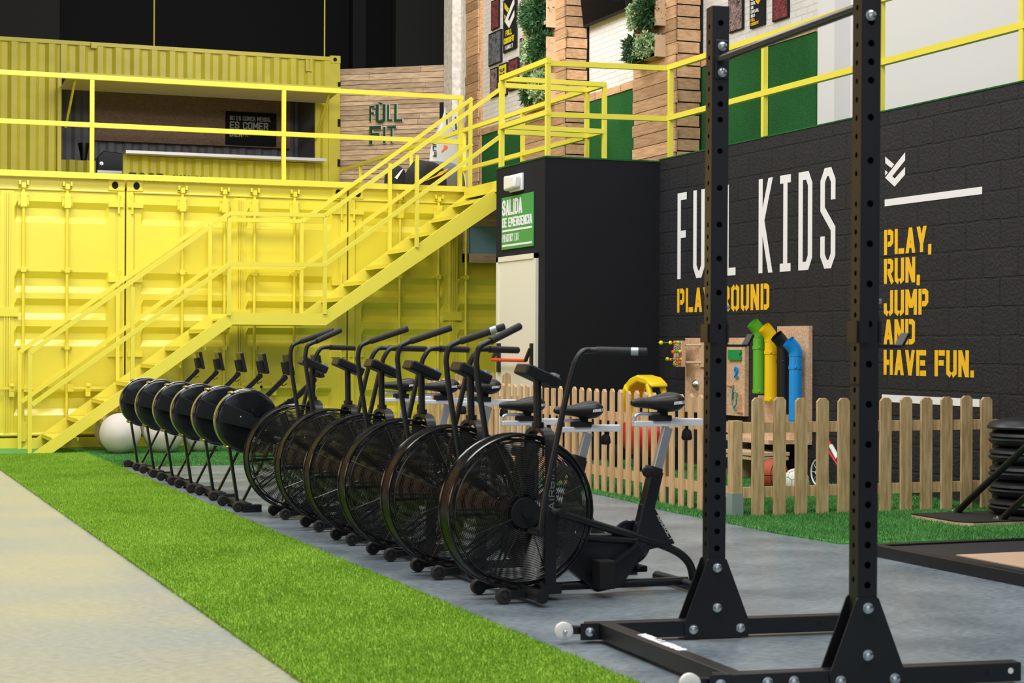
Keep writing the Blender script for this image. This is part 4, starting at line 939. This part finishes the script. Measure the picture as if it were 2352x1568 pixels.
# ================================================================== ROWING MACHINES
def make_rower(label):
    t = thing('rowing_machine', label, 'rowing machine', (0, 0, 0))
    m = MB(); cz = .595
    m.lathe((0, -.075, cz), (0, 1, 0), [(0, 0.001), (0, .190), (.003, .204), (.010, .212), (.055, .215), (.10, .212), (.107, .204), (.11, .19), (.11, .001)], 56); m.build('flywheel_housing', BLKG, t)
    m = MB(); m.ring((0, -.060, cz), .2155, .0045, 'y', 48, 5); m.build('housing_rim', mat('bright_rim', (.30, .32, .30), .25, metal=.9) if 'bright_rim' not in MATS else MATS['bright_rim'], t)
    for a in (118, 232):
        x, z = math.cos(R(a))*.216, cz+math.sin(R(a))*.216; MB().sphere((x, -.035, z), 1, 14, 8, (.024, .045, .014)).build('rim_clip', BRASS, t)
    m = MB(); m.prism([(-.19, .62), (-.16, .72), (.13, .60), (.36, .51), (.36, .44), (.13, .515), (-.18, .59)], (0, -.095, 0), (1, 0, 0), V, (0, .03, 0)); m.prism([(-.19, .62), (-.16, .72), (.13, .60), (.36, .51), (.36, .44), (.13, .515), (-.18, .59)], (0, .04, 0), (1, 0, 0), V, (0, .03, 0))
    m.build('side_frame', BLK, t, smooth=False, bevel=.004)
    m = MB(); m.sphere((-.05, -.097, .625), .006, 8, 6); m.sphere((.12, -.097, .53), .006, 8, 6); m.build('frame_screws', STEEL, t); MB().bar((.01, -.080, .485), (.085, -.080, .455), .004, .034).build('badge', GALV, t, smooth=False)
    m = MB(); m.cyl((.07, -.08, .66), (.07, -.105, .66), .035, 18); m.cyl((.08, -.10, .60), (.08, -.12, .60), .02, 14); m.build('side_knob', BLKG, t)
    for y in (-.06,):
        m = MB(); m.bar((-.15, y, .61), (-.055, y+.03, .045), .018, .034, (0, 1, 0)); m.build('front_leg', BLK, t, smooth=False)
    m = MB(); m.bar((.19, 0, .44), (-.015, 0, .045), .016, .024, (0, 1, 0)); m.build('rear_strut', BLK, t, smooth=False)
    m = MB(); m.box(-.075, -.01, -.27, .27, .018, .058); m.box(-.075, .05, -.30, -.25, .0, .05); m.box(-.06, .0, .25, .29, 0, .05); m.build('foot_bar', BLK, t, smooth=False, bevel=.004)
    for y in (-.245, .245): MB().lathe((-.10, y-.016, .036), (0, 1, 0), [(-.004, .001), (-.004, .008), (.004, .010), (.004, .022), (0, .024), (.001, .031), (.006, .036), (.026, .036), (.031, .031), (.032, .008)], 18).build('wheel', RUB, t)
    m = MB(); m.bar((.10, .0, .60), (.335, 0, .73), .03, .04); m.bar((.335, 0, .73), (.475, 0, .865), .03, .035); m.cyl((.475, -.022, .868), (.475, .022, .868), .02, 12); m.build('monitor_arm', BLK, t, smooth=False)
    m = MB(); m.cyl((.30, -.03, .72), (.30, .03, .72), .022, 14); m.build('arm_pivot', BLKG, t)
    m = MB(); m.box(-.014, .014, -.09, .09, -.075, .085); mo = m.build('monitor', BLK, t, smooth=False, bevel=.005); mo.location = (.505, 0, .96); mo.rotation_euler = (0, R(-12), 0)
    MB().box(-.045, -.014, -.05, .05, -.06, .03).build('battery_box', BLKM, mo, smooth=False); m = MB(); m.tube([(-.04, 0, -.05), (-.08, .01, -.09), (-.075, .0, -.14), (-.04, 0, -.13)], .004, 6); m.build('cable', BLKM, mo)
    m = MB(); m.bar((.20, 0, .40), (2.15, 0, .36), .045, .07); m.build('monorail', SILV, t, smooth=False)
    m = MB(); m.box(1.05, 1.32, -.16, .16, .44, .475); m.box(1.12, 1.26, -.05, .05, .38, .44); m.build('rower_seat', BLK, t, bevel=.012)
    m = MB(); m.bar((2.12, 0, .36), (2.12, 0, .03), .04, .04); m.box(2.09, 2.15, -.25, .25, 0, .04); m.build('rear_leg', BLK, t, smooth=False)
    for s in (-1, 1): m = MB(); m.bar((.42, s*.12, .30), (.56, s*.12, .52), .10, .02, (0, 1, 0)); m.build('footboard', BLKM, t, smooth=False, bevel=.004)
    return t
row0 = make_rower('')
rl = ['black rowing machine nearest to the bikes', 'black rowing machine second from the bikes', 'black rowing machine third from the bikes', 'black rowing machine fourth from the bikes', 'black rowing machine fifth from the bikes', 'black rowing machine farthest from the bikes, by the stairs']
for i, (yy, lab) in enumerate(zip((12.10, 13.0, 13.72, 14.50, 15.36, 16.20), rl)):
    t = row0 if i == 0 else copy_tree(row0)
    t.location = (2.70+(.02 if i == 1 else 0), yy, 0); t['label'] = lab; t['group'] = 'row of rowing machines'

# ================================================================== PICKET FENCES
def picket(w_, h_, t_, ch=.022):
    return [(-w_/2, 0), (w_/2, 0), (w_/2, h_-ch), (w_/2-ch, h_), (-w_/2+ch, h_), (-w_/2, h_-ch)]
def fence(label, runs, m_, posts, w_=.085, h_=.77):
    """runs: (origin, direction, normal, [offsets], length)"""
    t = thing('picket_fence', label, 'fence', (0, 0, 0))
    for o, u, nrm, offs, L0, L1 in runs:
        o = Vector(o); u = Vector(u); nrm = Vector(nrm)
        for k, a in enumerate(offs):
            hh = h_+random.uniform(-.006, .006)
            MB().prism(picket(w_, hh, .02), o+u*a+Vector((0, 0, .012))+nrm*.018, u, V, nrm*.02).build('picket', m_, t, smooth=False, bevel=.002)
        for z in (.165, .585):
            p = o+u*L0; q = o+u*L1
            m = MB(); m.bar((p.x, p.y, z), (q.x, q.y, z), .034, .068); m.build('rail', m_, t, smooth=False)
    for (x, y, top, base) in posts:
        MB().box(x-.036, x+.036, y-.036, y+.036, .015, top).build('post', m_, t, smooth=False, bevel=.003)
        if base: MB().box(x-.041, x+.041, y-.041, y+.041, .005, .16).build('post_shoe', GALV, t, smooth=False)
    return t
fence('pale picket fence running along the left edge of the play area', [((5.55, 0, 0), (0, 1, 0), (-1, 0, 0), [10.58+.1445*k for k in range(43)], 10.45, 16.85)], WOODL, [(5.59, 11.52, .62, True), (5.60, 13.25, .62, False), (5.60, 15.1, .62, False)], .060, .775)
fence('weathered picket fence across the front of the play area to the wall', [((0, 10.42, 0), (1, 0, 0), (0, -1, 0), [5.695+.1605*k for k in range(12)], 5.60, WX)], WOODL2, [(5.56, 10.45, .63, True)], .088, .765)
fence('short return of picket fence in front of the cream door', [((0, 16.35, 0), (1, 0, 0), (0, -1, 0), [5.72, 5.88, 6.04, 6.20], 5.6, 6.36)], WOODL2, [], .085, .83)

# ================================================================== PLAY AREA THINGS
def activity_board_left():
    t = thing('activity_board', 'strand board with bead maze, bell and toys hung on the black wall, left of two', 'activity board', (WX, 14.56, .50)); X = -.04
    MB().box(X, 0, -.58, .58, 0, .685).build('board', OSB, t, smooth=False)
    m = MB(); m.box(X-.12, X-.09, .40, .58, .42, .66); m.box(X-.02, X, .10, .26, .42, .66)
    for z in (.46, .62): m.cyl((X-.10, .48, z), (X-.01, .20, z), .010, 8)
    m.build('bead_frame', PINE, t, smooth=False)
    m = MB(); m.tube([(X-.10, .42, .64), (X-.21, .46, .64), (X-.32, .50, .64)], .004, 6); m.build('wire', GPL, t)
    m = MB()
    for R_ in (.10, .085, .07): m.ring((X-.20, .44, .52), R_, .0022, 'y', 30, 4)
    m.ring((X-.20, .44, .52), .09, .0022, 'x', 30, 4); m.build('wire', BLKM, t)
    m = MB(); m.tube([(X-.12, .42, .56), (X-.14, .40, .54), (X-.11, .42, .52), (X-.18, .44, .50), (X-.24, .46, .49)], .004, 6); m.build('wire', mat('pink_wire', (.6, .02, .2), .4), t)
    beads = [((-.50, .50, .62), YBD, .020), ((-.42, .47, .62), YBD, .018), ((-.38, .46, .62), ORG, .016), ((-.35, .45, .625), LIM, .016), ((-.40, .45, .555), ORG, .018), ((-.37, .44, .56), GPL, .015), ((-.34, .43, .56), LIM, .015),
             ((-.45, .47, .49), LIM, .019), ((-.42, .46, .485), ORG, .014), ((-.39, .45, .488), GPL, .014), ((-.36, .44, .485), ORG, .014), ((-.33, .43, .49), LIM, .014), ((-.38, .46, .445), YBD, .019), ((-.34, .44, .458), ORG, .017)]
    for (x, y, z), mm, r in beads: MB().sphere((x+.17, y-.005, z+(.02 if z > .6 else 0)), r, 14, 9).build('bead', mm, t)
    MB().lathe((X, .33, .26), (-1, 0, 0), [(0, .045), (.015, .045), (.035, .03), (.05, .012), (.055, .0)], 20).build('bell', STEEL, t)
    MB().box(X-.01, X, -.05, .03, .52, .62).build('yellow_tile', YPL, t, smooth=False)
    MB().prism([(.30, .58), (.53, .58), (.53, .55), (.51, .535), (.53, .52), (.53, .49), (.30, .49)], (X, 0, 0), U, V, (-.02, 0, 0)).build('green_tile', GRN, t, smooth=False)
    m = MB(); stroke(m, [(.42, .39), (.42, .415), (.44, .425), (.46, .415), (.46, .395), (.425, .34), (.465, .34)], .016, (X, 0, 0), U, V, (-.015, 0, 0)); m.build('number_tile', BPL, t, smooth=False)
    m = MB(); m.tube([(X-.01, -.39, .27), (X-.01, -.37, .20), (X-.02, -.38, .12), (X-.02, -.42, .06), (X-.02, -.46, .05)], .006, 6); m.tube([(X-.01, -.37, .14), (X-.02, -.42, .21), (X-.02, -.48, .20), (X-.02, -.46, .10), (X-.02, -.42, .07)], .006, 6); m.build('laces', BLUEL, t)
    m = MB(); m.box(X-.02, X, -.53, -.51, .05, .19); m.cyl((X-.05, -.53, .035), (X, -.53, .035), .015, 12); m.cyl((X-.04, -.34, .26), (X, -.34, .26), .012, 10); m.build('peg', PALL, t)
    m = MB(); m.box(X-.025, X, .05, .12, .10, .17); m.box(X-.02, X, -.08, -.03, .24, .27); m.build('latch', BLK, t, smooth=False)
activity_board_left()
ab = thing('activity_board', 'strand board carrying coloured pipes on the black wall, right of two', 'activity board', (WX, 13.45, .31))
MB().prism([(-.55, 0), (.58, 0), (.58, .14), (.30, .14), (.30, .38), (-.03, .38), (-.03, .97), (-.55, .97)], (-.035, 0, 0), (0, 1, 0), V, (.035, 0, 0)).build('board', OSB, ab, smooth=False)
MB().box(-.33, -.035, -.42, .55, -.0, .035).build('shelf', OSB, ab, smooth=False)
def pipe(lab, y, x, z0, z1, mm, r=.054):
    t = thing('plastic_pipe', lab, 'pipe', (x, y, z0)); h = z1-z0
    MB().tube([(0, 0, 0), (0, 0, h)], r, 24, caps=False).tube([(0, 0, h), (0, 0, 0)], r-.004, 24, caps=False).build('pipe_run', mm, t, fix=False)
    m = MB(); P = [Vector((0, 0, h-.03)), Vector((0, 0, h+.005)), Vector((-.010, .004, h+.030)), Vector((-.030, .008, h+.058)), Vector((-.062, .012, h+.090))]
    m.tube(P, [r+.003]*5, 24, caps=False); m.tube(P[::-1], [r-.002]*5, 24, caps=False); m.build('pipe_elbow', mm, t, fix=False)
    for z in (.02, h-.12): m = MB(); m.tube([(0, 0, z-.014), (0, 0, z+.014)], r+.005, 24); m.sphere((-.03, -.052, z), .010, 10, 6); m.build('pipe_clip', mm, t)
    return t
pipe('green plastic pipe on the strand board, leftmost of four', 13.59, WX-.11, .71, 1.22, GPL)
pipe('yellow plastic pipe on the strand board, second of four', 13.39, WX-.11, .65, 1.18, YPP)
pipe('black plastic pipe between the yellow and blue ones', 13.18, WX-.11, .55, 1.11, BLK)
pipe('blue plastic pipe on the strand board, rightmost of four', 12.98, WX-.11, .50, 1.06, BPL)

# toy car
tc = thing('toy_car', 'red and yellow ride-on toy car behind the picket fence', 'toy car', (6.88, 14.60, .012))
def arc(pts, r, n=12): return MB().tube(pts, r, n)
m = MB(); m.sphere((0, 0, .30), 1, 28, 16, (.27, .46, .20)); m.v = [(math.copysign(min(abs(x), .25), x), math.copysign(min(abs(y), .42), y), max(.12, min(z, .44))) for x, y, z in m.v]; m.build('body', RED, tc)
ro = [(.50, .60), (.42, .70), (.28, .78), (.05, .83), (-.18, .82), (-.34, .77), (-.36, .72), (-.18, .745), (.04, .755), (.24, .71), (.36, .64), (.42, .56)]
ro = [(.42, .66), (.34, .76), (.22, .81), (.05, .84), (-.18, .82), (-.32, .77), (-.33, .735), (-.18, .755), (.04, .775), (.22, .73), (.32, .66), (.36, .60)]
m = MB(); m.prism(ro, (-.11, 0, 0), (0, 1, 0), V, (.22, 0, 0)); m.build('roof', YPL, tc, bevel=.025)
for x in (-.09, .09):
    MB().tube([(x, .30, .72), (x, .43, .60), (x, .47, .48), (x, .46, .34)], [.05, .055, .05, .045], 12).build('roof_post', YPL, tc); MB().tube([(x, -.22, .76), (x, -.30, .60), (x, -.36, .42)], .035, 12).build('roof_post', YPL, tc)
for x in (-.24, .24):
    for y in (-.30, .36):
        wh = MB().cyl((x-.03, y, .105), (x+.03, y, .105), .105, 24).build('wheel', BLKM, tc); s = -1 if x < 0 else 1
        MB().cyl((x+s*.028, y, .105), (x+s*.036, y, .105), .045, 18).build('hubcap', WHT, wh)
MB().box(-.1, .1, -.36, -.30, .36, .44).build('dashboard', WHT, tc, bevel=.01)

tc.scale = (.76, .82, 1.0)
# balls, bench, bike
bk = MB().sphere((0, 0, .12), .12, 32, 18).build('basketball', BBALL); bk.location = (6.80, 12.17, .016); tag(bk, 'orange basketball behind the front picket fence', 'ball')
m = MB(); m.ring((0, 0, .12), .1205, .0025, 'x', 40, 5); m.ring((0, 0, .12), .1205, .0025, 'z', 40, 5)
m.ring((0, .05, .12), .109, .0025, 'y', 36, 5); m.ring((0, -.05, .12), .109, .0025, 'y', 36, 5); m.build('seam', BLKM, bk); bk.rotation_euler = (.4, .3, .5)
bk.rotation_euler = (0, 0, .5)
fb = MB().sphere((0, 0, .10), .10, 32, 18).build('football', SBALL); fb.location = (6.72, 11.68, .016); tag(fb, 'worn white football behind the front picket fence, beside the basketball', 'ball')
m = MB(); phi = (1+5**.5)/2
ico = [Vector(v).normalized() for v in [(0, 1, phi), (0, -1, phi), (0, 1, -phi), (0, -1, -phi), (1, phi, 0), (-1, phi, 0), (1, -phi, 0), (-1, -phi, 0), (phi, 0, 1), (phi, 0, -1), (-phi, 0, 1), (-phi, 0, -1)]]
for a in range(12):
    for b in range(a+1, 12):
        if (ico[a]-ico[b]).length < 1.2:
            p, q = ico[a].lerp(ico[b], 1/3), ico[a].lerp(ico[b], 2/3)
            m.tube([p.normalized()*.1005+Vector((0, 0, .1)), ((p+q)/2).normalized()*.1008+Vector((0, 0, .1)), q.normalized()*.1005+Vector((0, 0, .1))], .0016, 4)
    nb = sorted([b for b in range(12) if b != a and (ico[a]-ico[b]).length < 1.2], key=lambda b: 0)
    pts = [ico[a].lerp(ico[b], 1/3) for b in nb]
    for i in range(5):
        for j in range(i+1, 5):
            if (pts[i]-pts[j]).length < .4: m.tube([pts[i].normalized()*.1008+Vector((0, 0, .1)), pts[j].normalized()*.1008+Vector((0, 0, .1))], .0016, 4)
m.build('seam', BLKM, fb)
t = thing('wooden_bench', 'low pale pine bench against the black wall inside the fence', 'bench', (7.28, 13.15, .012))
m = MB(); m.box(-.16, .16, -.12, .42, .20, .235); m.box(-.15, .15, -.12, .42, .165, .195); m.build('seat', PINE, t, smooth=False, bevel=.006)
for y in (-.05, .33): MB().box(-.13, .13, y-.04, y+.04, 0, .165).build('leg', PINE, t, smooth=False, bevel=.004)
kb = thing('childs_bicycle', 'small red childs bicycle leaning by the black wall behind the front fence', 'bicycle', (7.2, 12.18, .012))
for yy, zz in ((0, .13), (-.62, .13)):
    wt = MB().ring((0, yy, zz+.0), .118, .014, 'x', 36, 8).build('tyre', BLKM, kb)
    m = MB(); m.ring((0, yy, zz), .100, .007, 'x', 32, 6)
    for k in range(8): a = 2*PI*k/8; m.tube([(0, yy, zz), (0, yy+.1*math.cos(a), zz+.1*math.sin(a))], .0018, 4)
    m.cyl((-.02, yy, zz), (.02, yy, zz), .012, 10); m.build('rim', WHT, wt)
m = MB(); m.tube([(0, -.02, .13), (0, -.14, .46)], .012, 10); m.tube([(0, -.13, .40), (0, -.38, .17)], .015, 10); m.tube([(0, -.11, .34), (0, -.37, .15)], .012, 10); m.tube([(0, -.38, .16), (0, -.50, .38)], .012, 10); m.tube([(0, -.38, .16), (0, -.62, .13)], .01, 10); m.build('frame', RED, kb)
MB().tube([(0, -.19, .345), (0, -.29, .255)], .019, 10).build('crossbar_pad', WHT, kb)
MB().tube([(-.16, -.12, .50), (-.05, -.15, .47), (.05, -.15, .47), (.16, -.12, .50)], .010, 8).build('handlebar', BLKM, kb); MB().sphere((0, -.50, .40), .06, 14, 8, (.7, 1.2, .4)).build('saddle', BLKM, kb)

# ================================================================== RIGHT SIDE: plyo base, tyres, platform
pb = thing('weight_sled_base', 'black topped plywood base with slanting tubes at the right edge', 'exercise platform', (0, 0, 0))
MB().prism([(6.57, 9.92), (6.57, 9.38), (6.64, 9.33), (8.0, 9.33)][0:0]+[(6.57, 9.95), (6.55, 9.42), (6.62, 9.345), (7.5, 9.33), (7.5, 9.95)], (0, 0, .012), (1, 0, 0), (0, 1, 0), (0, 0, .022)).build('plywood_sheet', PINE, pb, smooth=False)
MB().prism([(6.57, 9.95), (6.55, 9.42), (6.62, 9.345), (7.5, 9.33), (7.5, 9.95)], (0, 0, .034), (1, 0, 0), (0, 1, 0), (0, 0, .008)).build('rubber_top', RUB, pb, smooth=False)
for (x, y) in ((6.90, 9.90), (6.90, 9.42)):
    MB().tube([(x, y+.02, .045), (x, y-.04, .085), (x, y-.12, .14), (x, y-.90, .64)], .021, 12).build('slanting_tube', BLK, pb); MB().box(x-.04, x+.03, y-.0, y+.06, .042, .052).cyl((x-.02, y+.045, .05), (x-.02, y+.045, .06), .008, 8).build('tube_foot', STEEL, pb, smooth=False)
for k in range(5):
    z0 = .045+k*.108; r = .25
    o = MB().lathe((0, 0, 0), (0, 0, 1), [(0.0, .12), (0, r-.06), (.012, r-.02), (.03, r+.004), (.045, r+.012), (.060, r-.008), (.068, r+.006), (.085, r), (.1, r-.03), (.106, r-.06), (.106, .12)], 40).build('ridged_rubber_disc', TYRE)
    o.location = (7.27, 9.66, z0); 
    tag(o, ['ridged black rubber disc, bottom of the stack at the right edge', 'ridged black rubber disc, second from the bottom of the stack', 'ridged black rubber disc in the middle of the stack', 'ridged black rubber disc, second from the top of the stack', 'ridged black rubber disc, top of the stack under the domed lid'][k], 'rubber disc', 'stack of rubber discs')
o = MB().lathe((0, 0, 0), (0, 0, 1), [(0, .265), (.012, .27), (.04, .25), (.065, .17), (.075, .05), (.076, 0)], 40).build('domed_lid', TYRE); o.location = (7.27, 9.66, .592); tag(o, 'black domed lid on top of the rubber disc stack', 'lid')
lp = thing('lifting_platform', 'low black framed lifting platform with wooden deck at the right', 'exercise platform', (0, 0, 0))
L0 = Vector((5.27, 8.30, 0))
m = MB(); m.box(5.24, 5.30, 6.2, 8.33, 0, .062); m.box(5.30, 8.2, 8.28, 8.33, 0, .062); m.build('frame', BLK, lp, smooth=False, bevel=.004)
MB().box(5.30, 8.2, 6.2, 8.28, 0, .052).build('rubber_mat', RUB, lp, smooth=False)
MB().box(5.42, 8.2, 6.2, 7.80, .052, .057).build('wood_deck', PLY, lp, smooth=False)
lp.rotation_euler = (0, 0, 0)

# ================================================================== SQUAT RACK
RA = R(-7.0); ru = Vector((math.cos(RA), math.sin(RA), 0)); rn = Vector((-math.sin(RA), math.cos(RA), 0))  # along beams, away from camera
rk = thing('squat_rack', 'tall black squat rack with perforated uprights and white wheels in the foreground', 'squat rack', (0, 0, 0))
def holed_face(o, u, v, w_, h_, pitch, zlist, r, m):
    """flat face o + a*u + b*v with round holes at heights zlist, centred in width"""
    o = Vector(o); u = Vector(u); v = Vector(v); z = 0; n = 12
    cuts = []
    for zc in zlist: cuts.append((zc-w_*.32, zc+w_*.32, zc))
    cur = 0; fs = []; vs = []
    def quad(a0, a1, b0, b1):
        k = len(vs); vs.extend([o+u*a0+v*b0, o+u*a1+v*b0, o+u*a1+v*b1, o+u*a0+v*b1]); fs.append((k, k+1, k+2, k+3))
    for b0, b1, zc in cuts:
        if b0 > cur: quad(-w_/2, w_/2, cur, b0)
        k = len(vs); hw = w_/2; hh = (b1-b0)/2
        for i in range(n):
            t = 2*PI*(i+.5)/n; vs.append(o+u*(r*math.cos(t))+v*(zc+r*math.sin(t)))
        for i in range(n):
            t = 2*PI*(i+.5)/n; c, s = math.cos(t), math.sin(t); q = min(hw/abs(c), hh/abs(s)); vs.append(o+u*(q*c)+v*(zc+q*s))
        for i in range(n): fs.append((k+i, k+n+i, k+n+(i+1) % n, k+(i+1) % n))
        # corner fills
        for sx in (-1, 1):
            for sy in (-1, 1):
                pts = [i for i in range(n) if True]
                best = None
                for i in range(n):
                    j = (i+1) % n; A, B = 2*PI*(i+.5)/n, 2*PI*(j+.5)/n
                    ang = math.atan2(sy*hh, sx*hw) % (2*PI)
                    if (A % (2*PI)) <= ang <= (A % (2*PI))+2*PI/n or (A % (2*PI)) <= ang+2*PI <= (A % (2*PI))+2*PI/n: best = (i, j)
                if best:
                    kk = len(vs); vs.append(o+u*sx*hw+v*(zc+sy*hh)); fs.append((k+n+best[0], kk, k+n+best[1]))
        cur = b1
    if cur < h_: quad(-w_/2, w_/2, cur, h_)
    m.add(vs, fs)
def upright(px, py, H, tag_, sidez, frontz, lean):
    """front face centre at (px,py)"""
    c = Vector((px, py, 0)); W = .068; Dp = .068
    m = MB(); v = Vector((lean, 0, 1)).normalized()
    holed_face(c, ru, v, W, H, 0, frontz, .0115, m)
    holed_face(c-ru*W/2+rn*Dp/2, rn*-1, v, Dp, H, 0, sidez, .0095, m)
    holed_face(c+ru*W/2+rn*Dp/2, rn, v, Dp, H, 0, sidez, .0095, m)
    a, b = c-ru*W/2+rn*Dp, c+ru*W/2+rn*Dp; h = v*H
    m.add([b, a, a+h, b+h], [(0, 1, 2, 3)]); a0, b0 = c-ru*W/2, c+ru*W/2
    m.add([a0+h, b0+h, b+h, a+h], [(0, 1, 2, 3)])
    return m.build('upright', BLK, rk, smooth=False, fix=False)
def zz(a, b, st): 
    o = []; z = a
    while z < b: o.append(z); z += st
    return o
PL = (3.202, 6.163); PR = (3.172, 5.055)
side_z = zz(.36, .9, .052)+zz(.93, 1.62, .026)[::1]+zz(1.66, 2.38, .072)
side_z = sorted(set(round(z, 4) for z in zz(.36, 1.0, .056)+zz(1.01, 1.20, .05)+zz(1.22, 1.62, .045)+zz(1.68, 2.36, .060)))
front_z = [.335, .385, .45, .52, .575, .65, .72, .79, .865, .99, 1.16, 1.34, 1.52, 1.70, 1.88, 1.94, 2.06, 2.11, 2.16, 2.32, 2.36]
front_z = [.345, .41, .475, .54, .605, .67, .80, .93, 1.06, 1.19, 1.32, 1.45, 1.58, 1.72, 1.86, 1.98, 2.04, 2.10, 2.17, 2.27, 2.35]
upright(*PL, 2.415, '', side_z, front_z, .004); upright(*PR, 2.415, '', side_z, front_z, .004)
def beam(c0, a, b, h=.062, d=.062):
    p = Vector(c0)+ru*a+rn*d/2; q = Vector(c0)+ru*b+rn*d/2
    return MB().bar((p.x, p.y, h/2+.012), (q.x, q.y, h/2+.012), d, h)
cL = Vector((PL[0], PL[1], 0)); cR = Vector((PR[0], PR[1], 0))
bl1 = beam(cL, -.51, .66).build('base_beam', BLK, rk, smooth=False, bevel=.003); br1 = beam(cR, -.51, .555).build('base_beam', BLK, rk, smooth=False, bevel=.003)
def bolt(p, par, nrm=None, r=.0145):
    nrm = -rn if nrm is None else nrm
    m = MB(); m.lathe(p, nrm, [(0, r*1.25), (.003, r*1.25), (.003, r), (.013, r), (.016, r*.7), (.016, .0)], 6 if False else 12); return m.build('bolt', STEEL, par)
def gusset(c, off):
    P = [(-.135, .0), (.135, .0), (.135, .072), (.042, .335), (-.042, .335), (-.135, .072)]
    P = [(-.128, .004), (.128, .004), (.132, .062), (.040, .300), (.034, .306), (-.034, .306), (-.040, .300), (-.132, .062)]
    g = MB(); o = c+rn*off
    g.prism(P, o, ru, V, rn*.006); return g.build('gusset_plate', BLK, rk, smooth=False, bevel=.0015)
for c in (cL, cR):
    g = gusset(c, -.0065); gusset(c, .0685)
    for a, b in ((0, .272), (.0, .120), (-.095, .040), (.095, .040)): bolt(c+rn*-.0065+ru*a+Vector((0, 0, b)), g)
# cross member between the left ends of the base beams
pA = Vector((2.77, 6.235, .045)); pB = Vector((2.735, 5.13, .045))
cm = MB().bar(pA, pB, .062, .06).build('cross_member', BLK, rk, smooth=False, bevel=.003)
m = MB(); dirn = (pB-pA).normalized(); text(m, 'AEFITNESS', Vector((2.775, 5.93, .0755)), (-.03, -1, 0), (-1, 0, 0), .040, .040, .014, .004, (0, 0, .0015)); 
m.v = [(x+.02, y, z) for x, y, z in m.v]; m.build('lettering', LET, cm, smooth=False)
for c in (cL, cR):
    g = MB().bar(c-ru*.540+rn*-.003+Vector((0, 0, .045)), c-ru*.468+rn*-.003+Vector((0, 0, .045)), .006, .062).build('end_plate', BLK, rk, smooth=False); bolt(c-ru*.505+rn*-.006+Vector((0, 0, .045)), g); 
    if c is cR: bolt(c-ru*.345+rn*-.003+Vector((0, 0, .045)), g); bolt(c-ru*.255+rn*-.003+Vector((0, 0, .045)), g)
    wc = c-ru*.600+rn*.02+Vector((0, 0, .048))
    MB().bar(c-ru*.46+rn*.03+Vector((0, 0, .045)), c-ru*.59+rn*.03+Vector((0, 0, .050)), .03, .03).build('wheel_bracket', BLK, rk, smooth=False, bevel=.004)
    wh = MB().lathe(wc+rn*-.02, rn, [(0, .012), (0, .026), (.005, .034), (.024, .034), (.029, .026), (.029, .012)], 28).build('wheel', WHT, rk)
    bolt(wc+rn*-.02, wh, r=.007)
m = MB(); e = cR+ru*.515; m.cyl(e+rn*-.001+Vector((0, 0, .048)), e+rn*-.0018+Vector((0, 0, .048)), .010, 14); m.build('beam_hole', WHT, br1, smooth=False)
for c, par, a in ((cL, bl1, .42), (cR, br1, .43)):
    e = c+ru*a; MB().cyl(e+rn*.001+Vector((0, 0, .045)), e+rn*-.0012+Vector((0, 0, .045)), .010, 14).build('beam_hole', HOLE, par, smooth=False)
# pull-up bar with plates
zb = 2.21
b0 = cL+Vector((.035, -.004, zb)); b1_ = cR+Vector((.015, .070, zb))
pu = MB().cyl(cL+ru*.0+rn*-.008+Vector((0.004, 0, zb)), cR+rn*.07+Vector((.004, 0, zb+.02)), .0165, 18).build('pull_up_bar', BARM, rk)
g = MB().box(-.026, .026, -.006, 0, -.075, .075).build('bar_plate', BLK, pu, smooth=False, bevel=.008); g.location = cL+Vector((.012, -.002, zb-.0)); g.rotation_euler = (0, 0, RA)
for dz in (-.05, .05): bolt(cL+ru*.012+rn*-.008+Vector((0, 0, zb+dz)), pu)
bolt(cR+ru*.005+Vector((0, 0, 2.19)), pu)
# J hooks
for c in (cL, cR):
    z = 1.165; m = MB()
    s = c-ru*.034; m.box(0, 0, 0, 0, 0, 0) if False else None
    def rb(a0, a1, n0, n1, z0, z1):
        P = [c+ru*a0+rn*n0, c+ru*a1+rn*n0, c+ru*a1+rn*n1, c+ru*a0+rn*n1]
        m.add([(p.x, p.y, z0) for p in P]+[(p.x, p.y, z1) for p in P], [(0, 3, 2, 1), (4, 5, 6, 7), (0, 1, 5, 4), (1, 2, 6, 5), (2, 3, 7, 6), (3, 0, 4, 7)])
    rb(-.042, -.034, -.008, .074, z-.035, z+.035); rb(-.042, .050, .068, .076, z-.035, z+.035); rb(-.042, -.0, -.008, -.0, z-.035, z+.035); rb(.036, .044, -.006, .076, z-.035, z+.035)
    rb(.04, .125, .01, .055, z-.052, z-.042); rb(.04, .046, .01, .055, z-.05, z+.05)
    h = m.build('j_hook', BLK, rk, smooth=False)
    m = MB(); a = c+ru*.125+rn*.032; m.bar((a.x, a.y, z-.047), (a.x+.025, a.y, z-.005), .045, .010); m.build('hook_lip', BLK, h, smooth=False)
    bolt(c+ru*.044+rn*.03+Vector((0, 0, z+.10)), h, ru, .008)
bpy.context.view_layer.update()
